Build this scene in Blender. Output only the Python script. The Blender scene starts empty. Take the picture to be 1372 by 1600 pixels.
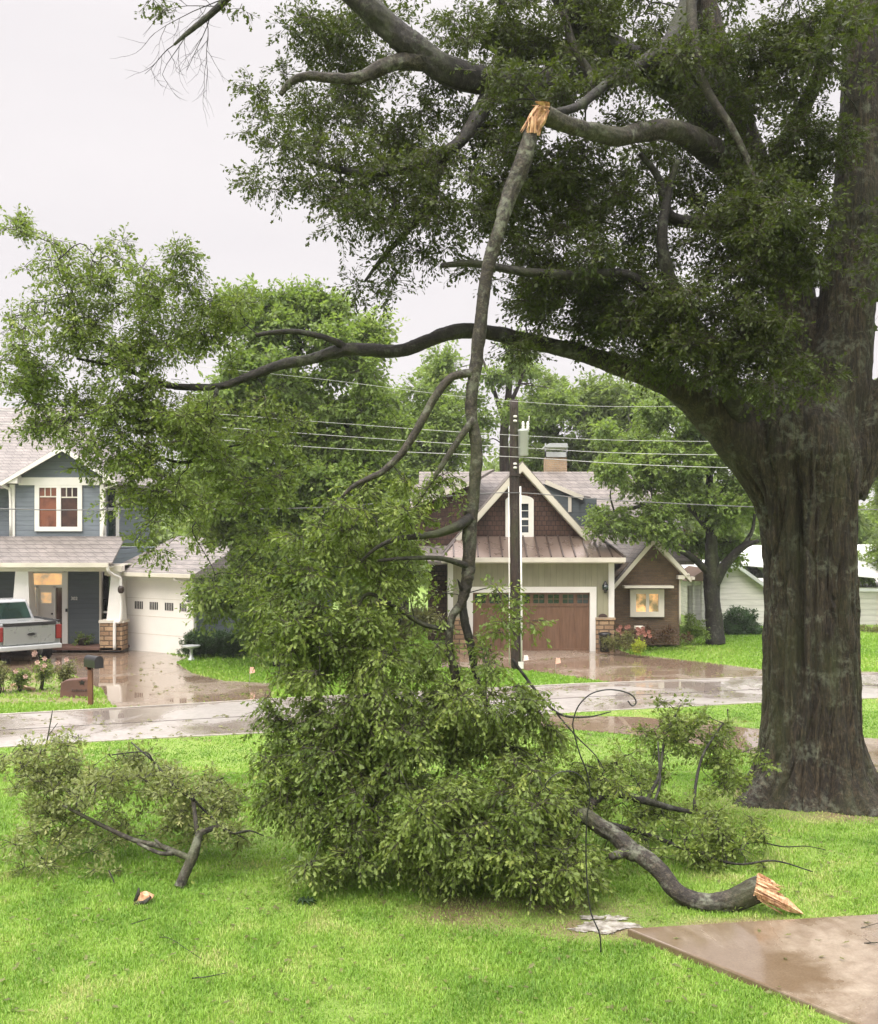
import bpy, bmesh, math, random
import numpy as np
from mathutils import Vector, Matrix, noise as mnoise
R = math.radians
C = bpy.context.scene.collection
SC = bpy.context.scene

# ------------------------------------------------------------------ camera
F = 1600.0; CX = 686.0; HY = 830.0; EYE = 3.2      # focal length in photo pixels, principal column, horizon row, eye height
cam_d = bpy.data.cameras.new("camera"); cam = bpy.data.objects.new("camera", cam_d); C.objects.link(cam)
cam.location = (0, 0, EYE); cam.rotation_euler = (R(90), 0, 0)
cam_d.sensor_fit = 'VERTICAL'; cam_d.sensor_height = 24; cam_d.lens = 24 * F / 1600
cam_d.shift_y = (HY - 800) / 1600; cam_d.clip_end = 2000; cam_d.clip_start = 0.05
SC.camera = cam

# ------------------------------------------------------------------ world: overcast sky, brighter towards the zenith
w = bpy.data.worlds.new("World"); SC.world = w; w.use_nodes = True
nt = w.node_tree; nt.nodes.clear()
def wn(t, **k):
    n = nt.nodes.new(t)
    for a, b in k.items(): setattr(n, a, b)
    return n
SUN_EL, SUN_AZ = R(52), R(215)
sky = wn('ShaderNodeTexSky', sky_type='NISHITA', sun_disc=False, sun_elevation=SUN_EL, sun_rotation=SUN_AZ, air_density=1, dust_density=4, ozone_density=1)
hs = wn('ShaderNodeHueSaturation'); hs.inputs['Saturation'].default_value = 0.15; nt.links.new(sky.outputs[0], hs.inputs['Color'])
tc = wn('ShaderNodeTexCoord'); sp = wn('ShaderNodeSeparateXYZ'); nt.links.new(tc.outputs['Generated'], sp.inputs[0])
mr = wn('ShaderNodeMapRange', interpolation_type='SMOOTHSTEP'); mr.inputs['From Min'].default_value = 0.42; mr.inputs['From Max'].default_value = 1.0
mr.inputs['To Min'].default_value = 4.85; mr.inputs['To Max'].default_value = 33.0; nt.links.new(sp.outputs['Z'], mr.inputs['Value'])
mp = wn('ShaderNodeMapping'); mp.inputs['Scale'].default_value = (1.2, 1.2, 5.0); nt.links.new(tc.outputs['Generated'], mp.inputs[0])
no = wn('ShaderNodeTexNoise'); no.inputs['Scale'].default_value = 1.6; no.inputs['Detail'].default_value = 5; nt.links.new(mp.outputs[0], no.inputs['Vector'])
cr = wn('ShaderNodeValToRGB'); cr.color_ramp.elements[0].position = .3; cr.color_ramp.elements[0].color = (.96, .915, .94, 1)
cr.color_ramp.elements[1].position = .7; cr.color_ramp.elements[1].color = (1.04, .99, 1.005, 1); nt.links.new(no.outputs[0], cr.inputs[0])
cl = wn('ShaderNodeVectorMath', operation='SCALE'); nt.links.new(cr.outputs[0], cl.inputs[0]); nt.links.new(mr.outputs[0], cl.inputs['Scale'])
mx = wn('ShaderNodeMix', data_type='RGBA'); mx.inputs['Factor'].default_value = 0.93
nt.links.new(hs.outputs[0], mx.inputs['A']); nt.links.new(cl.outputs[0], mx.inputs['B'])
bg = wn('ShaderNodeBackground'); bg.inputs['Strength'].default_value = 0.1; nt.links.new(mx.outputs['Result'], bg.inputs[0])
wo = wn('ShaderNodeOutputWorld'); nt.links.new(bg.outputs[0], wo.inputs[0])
# ------------------------------------------------------------------ sun: faint and very soft behind the cloud
sd = bpy.data.lights.new("sun", 'SUN'); sd.energy = 1.5; sd.angle = R(35); sd.color = (1, .93, .80)
sun = bpy.data.objects.new("sun", sd); C.objects.link(sun)
dv = Vector((math.sin(SUN_AZ) * math.cos(SUN_EL), math.cos(SUN_AZ) * math.cos(SUN_EL), math.sin(SUN_EL)))
sun.rotation_euler = dv.to_track_quat('Z', 'Y').to_euler(); sun.location = dv * 60
SC.view_settings.view_transform = 'Standard'; SC.view_settings.look = 'None'; SC.view_settings.exposure = .95; SC.view_settings.gamma = 1
SC.render.engine = 'CYCLES'
SC.cycles.max_bounces = 6; SC.cycles.transparent_max_bounces = 4; SC.cycles.diffuse_bounces = 3; SC.cycles.glossy_bounces = 3

# ------------------------------------------------------------------ pixel <-> world
def W(px, py, Y): return Vector(((px - CX) / F * Y, Y, EYE + (HY - py) / F * Y))
def sst(t): t = max(0., min(1., t)); return t * t * (3 - 2 * t)
GZ = -0.9
def T(x, y):                                   # terrain height: the lawn falls towards the street
    z = GZ * sst((y - 12.6) / 5.6)
    if y < 19: z += .03 * math.sin(x * .7 + 1) * math.sin(y * .6) * (1 - sst((y - 15) / 4))
    return z
def G(px, py):                                 # where the ray of a photo pixel meets the ground
    z = 0.0; Y = 10
    for _ in range(60):
        Y2 = F * (EYE - z) / max(py - HY, 1e-3); Y = .5 * Y + .5 * Y2; z = T((px - CX) / F * Y, Y)
    return Vector(((px - CX) / F * Y, Y, z))

# ------------------------------------------------------------------ objects
def tag(o, label=None, cat=None, group=None, kind=None):
    for k, v in (('label', label), ('category', cat), ('group', group), ('kind', kind)):
        if v: o[k] = v
    return o
def thing(name, loc, label, cat, group=None):
    o = bpy.data.objects.new(name, None); C.objects.link(o); o.location = loc; o.empty_display_size = .1
    return tag(o, label, cat, group)
def root_loc(p):
    v = Vector((0, 0, 0))
    while p is not None: v += Vector(p.location); p = p.parent
    return v
def link_mesh(name, me, mats, parent=None, label=None):
    o = bpy.data.objects.new(name, me); C.objects.link(o)
    for m in (mats if isinstance(mats, (list, tuple)) else [mats]): me.materials.append(m)
    if parent is not None:
        l = root_loc(parent); me.transform(Matrix.Translation(-l)); o.parent = parent
    if label: o['label'] = label
    return o
def recenter(o, loc):
    o.data.transform(Matrix.Translation(-Vector(loc))); o.location = loc; return o

class MB:
    def __init__(s): s.v = []; s.f = []; s.mi = []; s.m = 0; s.sm = []
    def add(s, vs, fs, smooth=False):
        b = len(s.v); s.v += [tuple(v) for v in vs]
        for f in fs: s.f.append([b + i for i in f]); s.mi.append(s.m); s.sm.append(smooth)
        return s
    def box(s, a, b, rz=0, c=None):
        x0, x1 = sorted((a[0], b[0])); y0, y1 = sorted((a[1], b[1])); z0, z1 = sorted((a[2], b[2]))
        vs = [Vector((x, y, z)) for z in (z0, z1) for y in (y0, y1) for x in (x0, x1)]
        if rz:
            c = Vector(c) if c is not None else Vector(((x0 + x1) / 2, (y0 + y1) / 2, 0)); m = Matrix.Rotation(rz, 3, 'Z'); c.z = 0
            vs = [m @ (v - c) + c for v in vs]
        return s.add(vs, [(0, 2, 3, 1), (4, 5, 7, 6), (0, 1, 5, 4), (2, 6, 7, 3), (0, 4, 6, 2), (1, 3, 7, 5)])
    def pbox(s, x0, y0, x1, y1, Y, d):          # a box whose front face fills a photo rectangle at depth Y
        a = W(x0, y1, Y); b = W(x1, y0, Y); return s.box(a, (b.x, Y + d, b.z))
    def prism(s, poly, ext):                    # polygon (3D points) extruded along a vector
        n = len(poly); e = Vector(ext); vs = [Vector(p) for p in poly] + [Vector(p) + e for p in poly]
        fs = [tuple(range(n)), tuple(range(2 * n - 1, n - 1, -1))] + [(i, i + n, (i + 1) % n + n, (i + 1) % n) for i in range(n)]
        return s.add(vs, fs)
    def bar(s, p, q, wd, ht, up=(0, 0, 1)):     # rectangular bar from p to q
        p = Vector(p); q = Vector(q); d = (q - p).normalized(); sd_ = d.cross(Vector(up)).normalized() * wd / 2; u = sd_.cross(d).normalized() * ht / 2
        return s.prism([p + sd_ + u, p - sd_ + u, p - sd_ - u, p + sd_ - u], q - p)
    def tube(s, pts, rad, n=8, jit=0, rng=None, caps=True):
        pts = [Vector(p) for p in pts]; m = len(pts)
        if not isinstance(rad, (list, tuple)): rad = [rad] * m
        u = None; vs = []
        for i, p in enumerate(pts):
            t = (pts[min(i + 1, m - 1)] - pts[max(i - 1, 0)])
            t = t.normalized() if t.length > 1e-9 else Vector((0, 0, 1))
            if u is None: u = t.orthogonal().normalized()
            u = (u - t * u.dot(t)); u = u.normalized() if u.length > 1e-6 else t.orthogonal().normalized()
            b = t.cross(u)
            for k in range(n):
                a = 2 * math.pi * k / n; r = rad[i] * (1 + (rng.uniform(-jit, jit) if rng else 0))
                vs.append(p + (u * math.cos(a) + b * math.sin(a)) * r)
        fs = [(i * n + k, i * n + (k + 1) % n, (i + 1) * n + (k + 1) % n, (i + 1) * n + k) for i in range(m - 1) for k in range(n)]
        if caps: fs += [tuple(range(n - 1, -1, -1)), tuple(range((m - 1) * n, m * n))]
        return s.add(vs, fs, True)
    def lathe(s, c, prof, n=16):
        vs = [Vector(c) + Vector((r * math.cos(2 * math.pi * k / n), r * math.sin(2 * math.pi * k / n), z)) for r, z in prof for k in range(n)]
        m = len(prof)
        fs = [(i * n + k, i * n + (k + 1) % n, (i + 1) * n + (k + 1) % n, (i + 1) * n + k) for i in range(m - 1) for k in range(n)]
        fs += [tuple(range(n - 1, -1, -1)), tuple(range((m - 1) * n, m * n))]
        return s.add(vs, fs, True)
    def build(s, name, mats, parent=None, label=None, bevel=0):
        me = bpy.data.meshes.new(name); me.from_pydata(s.v, [], s.f); me.update()
        me.polygons.foreach_set('material_index', s.mi); me.polygons.foreach_set('use_smooth', s.sm)
        o = link_mesh(name, me, mats, parent, label)
        bm = bmesh.new(); bm.from_mesh(me); bmesh.ops.recalc_face_normals(bm, faces=bm.faces); bm.to_mesh(me); bm.free()
        if bevel:
            b = o.modifiers.new('bevel', 'BEVEL'); b.width = bevel; b.segments = 2; b.limit_method = 'ANGLE'
        return o

def smooth(pts, rad, k=6, rng=None, wob=0):      # Catmull-Rom through points, radii interpolated
    pts = [Vector(p) for p in pts]; P = [pts[0] * 2 - pts[1]] + pts + [pts[-1] * 2 - pts[-2]]; o = []; r = []
    for i in range(1, len(P) - 2):
        for j in range(k):
            t = j / k; a, b, c, d = P[i - 1:i + 3]
            o.append(.5 * ((2 * b) + (c - a) * t + (2 * a - 5 * b + 4 * c - d) * t * t + (3 * b - a - 3 * c + d) * t ** 3))
            r.append(rad[i - 1] * (1 - t) + rad[i] * t)
    o.append(pts[-1]); r.append(rad[-1])
    if rng: o = [p + Vector((rng.uniform(-1, 1), rng.uniform(-1, 1), rng.uniform(-1, 1))) * wob * q for p, q in zip(o, r)]
    return o, r

# ------------------------------------------------------------------ materials
MATS = {}
class NM:
    def __init__(s, name):
        s.m = bpy.data.materials.new(name); s.m.use_nodes = True; s.t = s.m.node_tree; s.t.nodes.clear()
        s.out = s.n('ShaderNodeOutputMaterial'); s.b = s.n('ShaderNodeBsdfPrincipled'); s.l(s.b.outputs[0], s.out.inputs[0])
        s.tc = s.n('ShaderNodeTexCoord')
    def n(s, t, **k):
        x = s.t.nodes.new(t)
        for a, b in k.items(): setattr(x, a, b)
        return x
    def l(s, a, b): s.t.links.new(a, b)
    def set(s, **k):
        for a, b in k.items():
            i = s.b.inputs[a.replace('_', ' ')]
            if hasattr(b, 'links') or hasattr(b, 'is_linked'): s.l(b, i)
            else: i.default_value = (*b, 1) if isinstance(b, tuple) and len(b) == 3 else b
    def coord(s, scale=(1, 1, 1), kind='Object'):
        m = s.n('ShaderNodeMapping'); m.inputs['Scale'].default_value = scale; s.l(s.tc.outputs[kind], m.inputs[0]); return m.outputs[0]
    def geo(s, scale=(1, 1, 1)):
        g = s.n('ShaderNodeNewGeometry'); m = s.n('ShaderNodeMapping'); m.inputs['Scale'].default_value = scale; s.l(g.outputs['Position'], m.inputs[0]); return m.outputs[0]
    def noise(s, vec, scale, det=4, rough=.55, dist=0):
        x = s.n('ShaderNodeTexNoise'); s.l(vec, x.inputs['Vector']); x.inputs['Scale'].default_value = scale
        x.inputs['Detail'].default_value = det; x.inputs['Roughness'].default_value = rough; x.inputs['Distortion'].default_value = dist; return x.outputs[0]
    def ramp(s, f, *st):
        x = s.n('ShaderNodeValToRGB'); s.l(f, x.inputs[0]); e = x.color_ramp.elements
        while len(e) < len(st): e.new(.5)
        for i, (p, c) in enumerate(st): e[i].position = p; e[i].color = (*c, 1) if isinstance(c, tuple) else (c, c, c, 1)
        return x.outputs[0]
    def mix(s, f, a, b, bt='MIX'):
        x = s.n('ShaderNodeMix', data_type='RGBA', blend_type=bt)
        for v, i in ((f, x.inputs['Factor']), (a, x.inputs['A']), (b, x.inputs['B'])):
            if hasattr(v, 'is_linked'): s.l(v, i)
            else: i.default_value = (*v, 1) if isinstance(v, tuple) else v
        return x.outputs['Result']
    def math(s, op, a, b=0.):
        x = s.n('ShaderNodeMath', operation=op)
        for v, i in ((a, x.inputs[0]), (b, x.inputs[1])):
            if hasattr(v, 'is_linked'): s.l(v, i)
            else: i.default_value = v
        return x.outputs[0]
    def bump(s, h, st=.5, d=.02, nrm=None):
        x = s.n('ShaderNodeBump'); x.inputs['Strength'].default_value = st; x.inputs['Distance'].default_value = d; s.l(h, x.inputs['Height'])
        if nrm is not None: s.l(nrm, x.inputs['Normal'])
        return x.outputs[0]
def paint(name, col, rough=.5, var=.12, metal=0, spec=.5, dirt=.0):
    if name in MATS: return MATS[name]
    k = NM(name); g = k.geo(); n1 = k.noise(g, 1.7, 6); n2 = k.noise(g, 23, 3)
    c = k.mix(k.ramp(n1, (.3, 0.), (.7, 1.)), tuple(x * (1 - var) for x in col), tuple(min(1, x * (1 + var * .5)) for x in col))
    c = k.mix(k.ramp(n2, (.55, 0.), (.75, dirt if dirt else var * .6)), c, tuple(x * .5 for x in col))
    k.set(Base_Color=c, Roughness=k.ramp(n1, (.3, max(rough - .08, .02)), (.7, min(1, rough + .1))), Metallic=metal, Normal=k.bump(n2, .12, .004))
    k.b.inputs['Specular IOR Level'].default_value = spec
    MATS[name] = k.m; return k.m
def wallvec(k, sx=1, sz=1):                     # (x+y, z) so that courses stay level on any wall or roof
    g = k.n('ShaderNodeNewGeometry'); s = k.n('ShaderNodeSeparateXYZ'); k.l(g.outputs['Position'], s.inputs[0])
    c = k.n('ShaderNodeCombineXYZ'); k.l(k.math('MULTIPLY', k.math('ADD', s.outputs[0], k.math('MULTIPLY', s.outputs[1], .93)), sx), c.inputs[0])
    k.l(k.math('MULTIPLY', s.outputs[2], sz), c.inputs[1]); return c.outputs[0], s
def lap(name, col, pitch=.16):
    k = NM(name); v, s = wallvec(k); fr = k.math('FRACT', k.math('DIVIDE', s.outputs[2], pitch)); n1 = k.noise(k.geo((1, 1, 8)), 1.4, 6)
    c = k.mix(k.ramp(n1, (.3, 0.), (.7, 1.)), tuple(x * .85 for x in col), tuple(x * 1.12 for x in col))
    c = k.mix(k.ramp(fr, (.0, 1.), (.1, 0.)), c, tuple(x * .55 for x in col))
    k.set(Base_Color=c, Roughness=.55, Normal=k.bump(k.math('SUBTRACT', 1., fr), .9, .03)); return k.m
def battens(name, col, pitch=.2):
    k = NM(name); v, s = wallvec(k); fr = k.math('FRACT', k.math('DIVIDE', s.outputs[0], pitch)); n1 = k.noise(k.geo((3, 3, .8)), 1.4, 6)
    c = k.mix(k.ramp(n1, (.3, 0.), (.7, 1.)), tuple(x * .88 for x in col), tuple(x * 1.1 for x in col))
    c = k.mix(k.ramp(fr, (.0, 1.), (.09, 0.)), c, tuple(x * .72 for x in col))
    k.set(Base_Color=c, Roughness=.6, Normal=k.bump(k.ramp(fr, (0., 0.), (.1, 1.)), .5, .01)); return k.m
def bricky(name, c1, c2, mortar, bw, bh, rough=.8, ms=.02, bumpd=.02, sz=1.0, wet=False):
    k = NM(name); v, s = wallvec(k, 1, sz); b = k.n('ShaderNodeTexBrick'); k.l(v, b.inputs['Vector'])
    b.inputs['Scale'].default_value = 1; b.inputs['Brick Width'].default_value = bw; b.inputs['Row Height'].default_value = bh
    b.inputs['Mortar Size'].default_value = ms; b.inputs['Color1'].default_value = (*c1, 1); b.inputs['Color2'].default_value = (*c2, 1); b.inputs['Mortar'].default_value = (*mortar, 1)
    b.inputs['Bias'].default_value = -.1
    n1 = k.noise(k.geo(), 2.2, 6); n2 = k.noise(k.geo(), 30, 3)
    c = k.mix(.75, b.outputs['Color'], k.ramp(n1, (.3, .62), (.7, 1.25)), 'MULTIPLY'); c = k.mix(.5, c, k.ramp(n2, (.3, .6), (.7, 1.3)), 'MULTIPLY')
    h = k.math('ADD', k.math('MULTIPLY', b.outputs['Fac'], -1.), k.math('MULTIPLY', n2, .5))
    k.set(Base_Color=c, Roughness=rough, Normal=k.bump(h, .8, bumpd)); return k.m
def glass(name, col=(.02, .025, .03), rough=.06):
    k = NM(name); n = k.noise(k.geo(), 1.5, 2); k.set(Base_Color=k.mix(k.ramp(n, (.4, 0.), (.6, 1.)), col, tuple(x * 2.2 for x in col)), Roughness=rough, Normal=k.bump(n, .08, .02)); k.b.inputs['Specular IOR Level'].default_value = .8; return k.m
def glow(name, c1, c2, st, sc=2.2):
    k = NM(name); n = k.noise(k.geo((1, 1, 1)), sc, 3); c = k.ramp(n, (.38, c1), (.62, c2)); k.set(Base_Color=c, Roughness=.12, Emission_Color=c, Emission_Strength=st); return k.m
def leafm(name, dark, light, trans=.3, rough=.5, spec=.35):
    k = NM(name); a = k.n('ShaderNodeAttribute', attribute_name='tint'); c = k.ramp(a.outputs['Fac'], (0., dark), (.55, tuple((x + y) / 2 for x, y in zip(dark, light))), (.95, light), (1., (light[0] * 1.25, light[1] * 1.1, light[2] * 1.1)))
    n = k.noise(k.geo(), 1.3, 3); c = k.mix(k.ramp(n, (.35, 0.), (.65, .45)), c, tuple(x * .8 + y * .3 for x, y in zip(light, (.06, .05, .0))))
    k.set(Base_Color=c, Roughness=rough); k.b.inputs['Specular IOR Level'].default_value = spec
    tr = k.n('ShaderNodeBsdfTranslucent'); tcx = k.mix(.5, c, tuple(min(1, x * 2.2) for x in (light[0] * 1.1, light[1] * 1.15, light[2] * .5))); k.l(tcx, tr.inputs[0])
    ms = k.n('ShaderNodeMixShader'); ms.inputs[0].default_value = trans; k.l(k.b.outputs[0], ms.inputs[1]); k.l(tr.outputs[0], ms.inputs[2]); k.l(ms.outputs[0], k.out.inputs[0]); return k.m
def barkm(name, c1, c2, lichen=.5, vs=(9, 9, 1.6), bd=.03, rough=.75):
    k = NM(name); g = k.geo(vs); g1 = k.geo()
    f = k.noise(g, 1.5, 7, .65, .4); n2 = k.noise(g1, 34, 4, .6)
    c = k.ramp(f, (.32, tuple(x * .35 for x in c1)), (.46, c1), (.68, c2))
    li = k.noise(g1, 3.1, 6, .7, .6); li2 = k.noise(g1, 15, 4, .6)
    m = k.math('MULTIPLY', k.ramp(li, (.5, 0.), (.62, 1.)), k.ramp(li2, (.42, 0.), (.56, 1.)))
    n3 = k.noise(k.geo((vs[0] * 3, vs[1] * 3, vs[2] * 5)), 1.6, 5, .7); c = k.mix(.8, c, k.ramp(n3, (.38, .22), (.5, .9), (.64, 1.9)), 'MULTIPLY')
    c = k.mix(k.math('MULTIPLY', m, lichen), c, (.30, .33, .24)); mo = k.ramp(k.noise(k.geo((2, 2, .6)), 1.1, 5), (.5, 0.), (.7, .5))
    c = k.mix(mo, c, (.06, .075, .02)); c = k.mix(.5, c, k.ramp(n2, (.3, .55), (.7, 1.3)), 'MULTIPLY')
    h = k.math('ADD', k.math('ADD', f, k.math('MULTIPLY', n3, .5)), k.math('MULTIPLY', n2, .22)); k.set(Base_Color=c, Roughness=rough, Normal=k.bump(h, 1., bd)); return k.m

M = {}
M['white'] = paint('white_paint', (.74, .72, .68), .45, .07, dirt=.08); M['cream'] = paint('cream_trim', (.58, .54, .46), .5, .1); M['door_white'] = paint('door_white', (.76, .73, .68), .4, .05)
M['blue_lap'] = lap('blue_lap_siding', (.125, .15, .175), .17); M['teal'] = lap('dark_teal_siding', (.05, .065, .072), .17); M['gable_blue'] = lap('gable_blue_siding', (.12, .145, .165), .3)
M['sage'] = battens('sage_board_siding', (.29, .28, .19), .2); M['shake'] = bricky('brown_shake', (.085, .042, .028), (.055, .028, .02), (.02, .01, .008), .16, .17, .8, .012, .03)
M['brickbrown'] = bricky('brown_brick', (.15, .095, .05), (.09, .055, .03), (.10, .075, .05), .24, .08, .8, .012)
M['stone'] = bricky('tan_ledge_stone', (.42, .28, .16), (.27, .16, .09), (.12, .08, .05), .34, .16, .75, .02, .05)
M['chim'] = bricky('tan_chimney_brick', (.45, .30, .17), (.36, .22, .12), (.35, .28, .2), .24, .08)
M['shingle'] = bricky('taupe_shingle', (.19, .165, .145), (.15, .128, .112), (.09, .077, .07), .32, .15, .6, .012, .03, 1)
M['shingle2'] = bricky('pale_shingle', (.215, .19, .17), (.175, .155, .14), (.11, .098, .09), .32, .13, .55, .012, .03, 1)
M['metalroof'] = paint('standing_seam_metal', (.20, .15, .12), .3, .04, .55); M['seam'] = paint('seam_metal', (.06, .042, .034), .4, .1, .3)
M['dark'] = paint('black_metal', (.012, .012, .013), .35, .1); M['rust'] = paint('aged_iron', (.03, .018, .012), .5, .3)
M['glass'] = glass('window_glass'); M['glass_g'] = glass('dark_green_glass', (.012, .025, .022))
M['redroom'] = glow('lit_red_brown_room', (.07, .026, .016), (.16, .058, .03), .25); M['darkroom'] = glow('dim_room', (.025, .014, .011), (.06, .028, .018), .15)
M['warm'] = glow('lit_warm_room', (.16, .13, .07), (.85, .47, .2), .42, 2.6); M['warm2'] = glow('lamp_glow_glass', (.30, .26, .2), (.85, .5, .22), .45, 2.0)
M['wooddoor'] = None
k = NM('stained_wood_door'); f = k.noise(k.geo((14, 14, 1.2)), 1.6, 6, .6); c = k.ramp(f, (.3, (.12, .065, .038)), (.7, (.20, .112, .068))); k.set(Base_Color=c, Roughness=.4, Normal=k.bump(f, .2, .006)); M['wooddoor'] = k.m
M['pole'] = barkm('weathered_pole_wood', (.022, .012, .009), (.05, .028, .02), .1, (22, 22, .7), .01); M['post'] = paint('stained_post', (.15, .065, .03), .6, .35)
M['galv'] = paint('galvanised_grey', (.50, .52, .52), .4, .12, .3); M['pvc'] = paint('white_conduit', (.7, .68, .64), .4, .1)
M['truck'] = paint('silver_truck_paint', (.30, .31, .305), .3, .02, .4, dirt=.005); M['truckwhite'] = paint('white_cab_paint', (.42, .43, .44), .25, .03); M['taill'] = paint('red_lens', (.24, .02, .02), .25, .1); M['rubber'] = paint('black_rubber', (.015, .015, .015), .7, .2)
M['redstone'] = paint('red_sandstone', (.13, .065, .048), .75, .35, dirt=.5); M['pink'] = paint('pink_petal', (.55, .36, .30), .6, .3); M['salmon'] = paint('salmon_petal', (.34, .15, .11), .6, .3); M['soil'] = paint('wet_soil', (.10, .06, .035), .6, .4)
M['outbuild'] = lap('pale_grey_siding', (.52, .51, .47), .25); M['outroof'] = paint('white_metal_roofing', (.75, .75, .76), .4, .05); M['terracotta'] = paint('terracotta', (.14, .09, .06), .7, .2); M['wire'] = paint('wire_aluminium', (.5, .5, .48), .35, .1, .4); M['cable'] = paint('grey_cable', (.13, .13, .13), .5, .1)
M['plastic_w'] = paint('flag_vinyl', (.8, .72, .68), .5, .05); M['plastic_p'] = paint('flag_vinyl_pink', (.75, .42, .33), .5, .05); M['dark_red'] = paint('dark_foundation', (.06, .035, .03), .6, .2)
M['leaf'] = leafm('oak_leaf', (.045, .080, .011), (.20, .265, .060), .26); M['leaf_up_shaded'] = leafm('oak_leaf_crown_shaded', (.013, .024, .005), (.068, .092, .018), .32)  # crown leaf: same oak leaf darkened, canopy shade put into its colour
M['leaf_pale'] = leafm('oak_leaf_pale', (.11, .135, .04), (.28, .32, .13), .3); M['leaf_bg'] = leafm('tree_leaf_green', (.07, .11, .03), (.20, .27, .08), .35)
M['leaf_lime'] = leafm('tree_leaf_lime', (.07, .115, .028), (.20, .28, .075), .38); M['leaf_dark'] = leafm('evergreen_leaf', (.016, .045, .014), (.05, .11, .035), .15); M['leaf_yel'] = leafm('yellow_green_leaf', (.2, .27, .02), (.42, .5, .05), .3)
M['leaf_olive'] = leafm('olive_leaf', (.07, .075, .025), (.18, .19, .07), .3); M['leaf_red'] = leafm('reddish_brown_leaf', (.04, .02, .015), (.11, .06, .035), .25)
M['bark'] = barkm('oak_bark', (.026, .018, .010), (.082, .060, .034), .4, (16, 16, 1.5), .07); M['bark_limb'] = barkm('oak_limb_bark', (.024, .019, .013), (.066, .054, .038), .4, (12, 12, 12), .012)
M['bark_dark'] = barkm('wet_and_shaded_bark', (.010, .008, .0065), (.030, .024, .018), .2, (12, 12, 8), .012); M['twig'] = paint('twig_bark', (.05, .04, .028), .7, .3)  # dark for wet bark, and painted-in shade on the oak's upper limbs
k = NM('torn_wood'); f = k.noise(k.geo((22, 22, 5)), 1.5, 5, .6); c = k.ramp(f, (.30, (.10, .035, .02)), (.42, (.40, .20, .10)), (.6, (.66, .43, .25))); k.set(Base_Color=c, Roughness=.6, Normal=k.bump(f, .9, .02)); M['torn'] = k.m
# ------------------------------------------------------------------ foliage (vectorised)
OAK = np.array([(0, 0, 0), (.34, -.055, .01), (.60, -.25, .06), (.70, -.12, .03), (.98, -.19, .03), (.93, 0, -.03), (.98, .19, .03), (.70, .12, .03), (.60, .25, .06), (.34, .055, .01)])
OAKF = [(0, 1, 3, 5), (1, 2, 3), (3, 4, 5), (0, 5, 7, 9), (9, 7, 8), (7, 5, 6)]
DIA = np.array([(0, 0, 0), (.5, -.28, .06), (1., 0, -.04), (.5, .28, .06)]); DIAF = [(0, 1, 2), (0, 2, 3)]
def norm(a): return a / np.maximum(np.linalg.norm(a, axis=1, keepdims=True), 1e-9)
def leaf_arrays(pos, d, up, size, tpl, faces):
    d = norm(d); s = norm(np.cross(up, d)); u = np.cross(d, s); sz = size[:, None, None]
    v = pos[:, None, :] + sz * (tpl[None, :, 0:1] * d[:, None] + tpl[None, :, 1:2] * s[:, None] + tpl[None, :, 2:3] * u[:, None])
    n, k = v.shape[:2]; return v.reshape(-1, 3), n, k
def mesh_from(name, V, loops, starts, totals, tint=None, mi=None, sm=None):
    me = bpy.data.meshes.new(name); me.vertices.add(len(V)); me.vertices.foreach_set('co', V.astype(np.float32).ravel())
    me.loops.add(len(loops)); me.loops.foreach_set('vertex_index', loops.astype(np.int32)); me.polygons.add(len(starts))
    me.polygons.foreach_set('loop_start', starts.astype(np.int32))
    try: me.polygons.foreach_set('loop_total', totals.astype(np.int32))
    except Exception: pass
    if mi is not None: me.polygons.foreach_set('material_index', mi.astype(np.int32))
    if sm is not None: me.polygons.foreach_set('use_smooth', sm)
    me.update(calc_edges=True)
    if tint is not None:
        a = me.attributes.new('tint', 'FLOAT', 'FACE'); a.data.foreach_set('value', tint.astype(np.float32))
    return me
def leaf_mesh(name, pos, d, up, size, tint, tpl=OAK, faces=OAKF):
    V, n, k = leaf_arrays(pos, d, up, size, tpl, faces)
    tot1 = np.array([len(f) for f in faces]); flat = np.concatenate([np.array(f) for f in faces])
    loops = (flat[None, :] + (np.arange(n) * k)[:, None]).ravel(); totals = np.tile(tot1, n); starts = np.concatenate([[0], np.cumsum(totals)[:-1]])
    return mesh_from(name, V, loops, starts, totals, np.repeat(tint, len(faces)))
def sprays(rng, P, D, length=.28, k=11, leaf=.085, droop=.35, spread=.75):
    """leaves set along short twigs P + t*D; returns arrays"""
    n = len(P); D = norm(D); t = np.tile(np.linspace(.15, 1, k), (n, 1)) + rng.uniform(-.06, .06, (n, k)); L = length * rng.uniform(.6, 1.3, (n, 1))
    perp = rng.normal(size=(n, k, 3)); perp -= (perp * D[:, None]).sum(-1, keepdims=True) * D[:, None]; perp /= np.linalg.norm(perp, axis=-1, keepdims=True)
    sag = np.zeros((n, k, 3)); sag[..., 2] = -droop * .35 * (t * L) * t
    pos = P[:, None] + D[:, None] * (t * L)[..., None] + sag + perp * .008
    d = D[:, None] * rng.uniform(.3, 1., (n, k, 1)) + perp * spread; d[..., 2] -= droop
    up = rng.normal(size=(n, k, 3)) * .55; up[..., 2] += 1.
    size = leaf * rng.uniform(.65, 1.3, (n, k)); tint = np.clip(rng.normal(.45, .22, (n, 1)) + rng.normal(0, .16, (n, k)), 0, 1)
    return pos.reshape(-1, 3), d.reshape(-1, 3), up.reshape(-1, 3), size.ravel(), tint.ravel()
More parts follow.
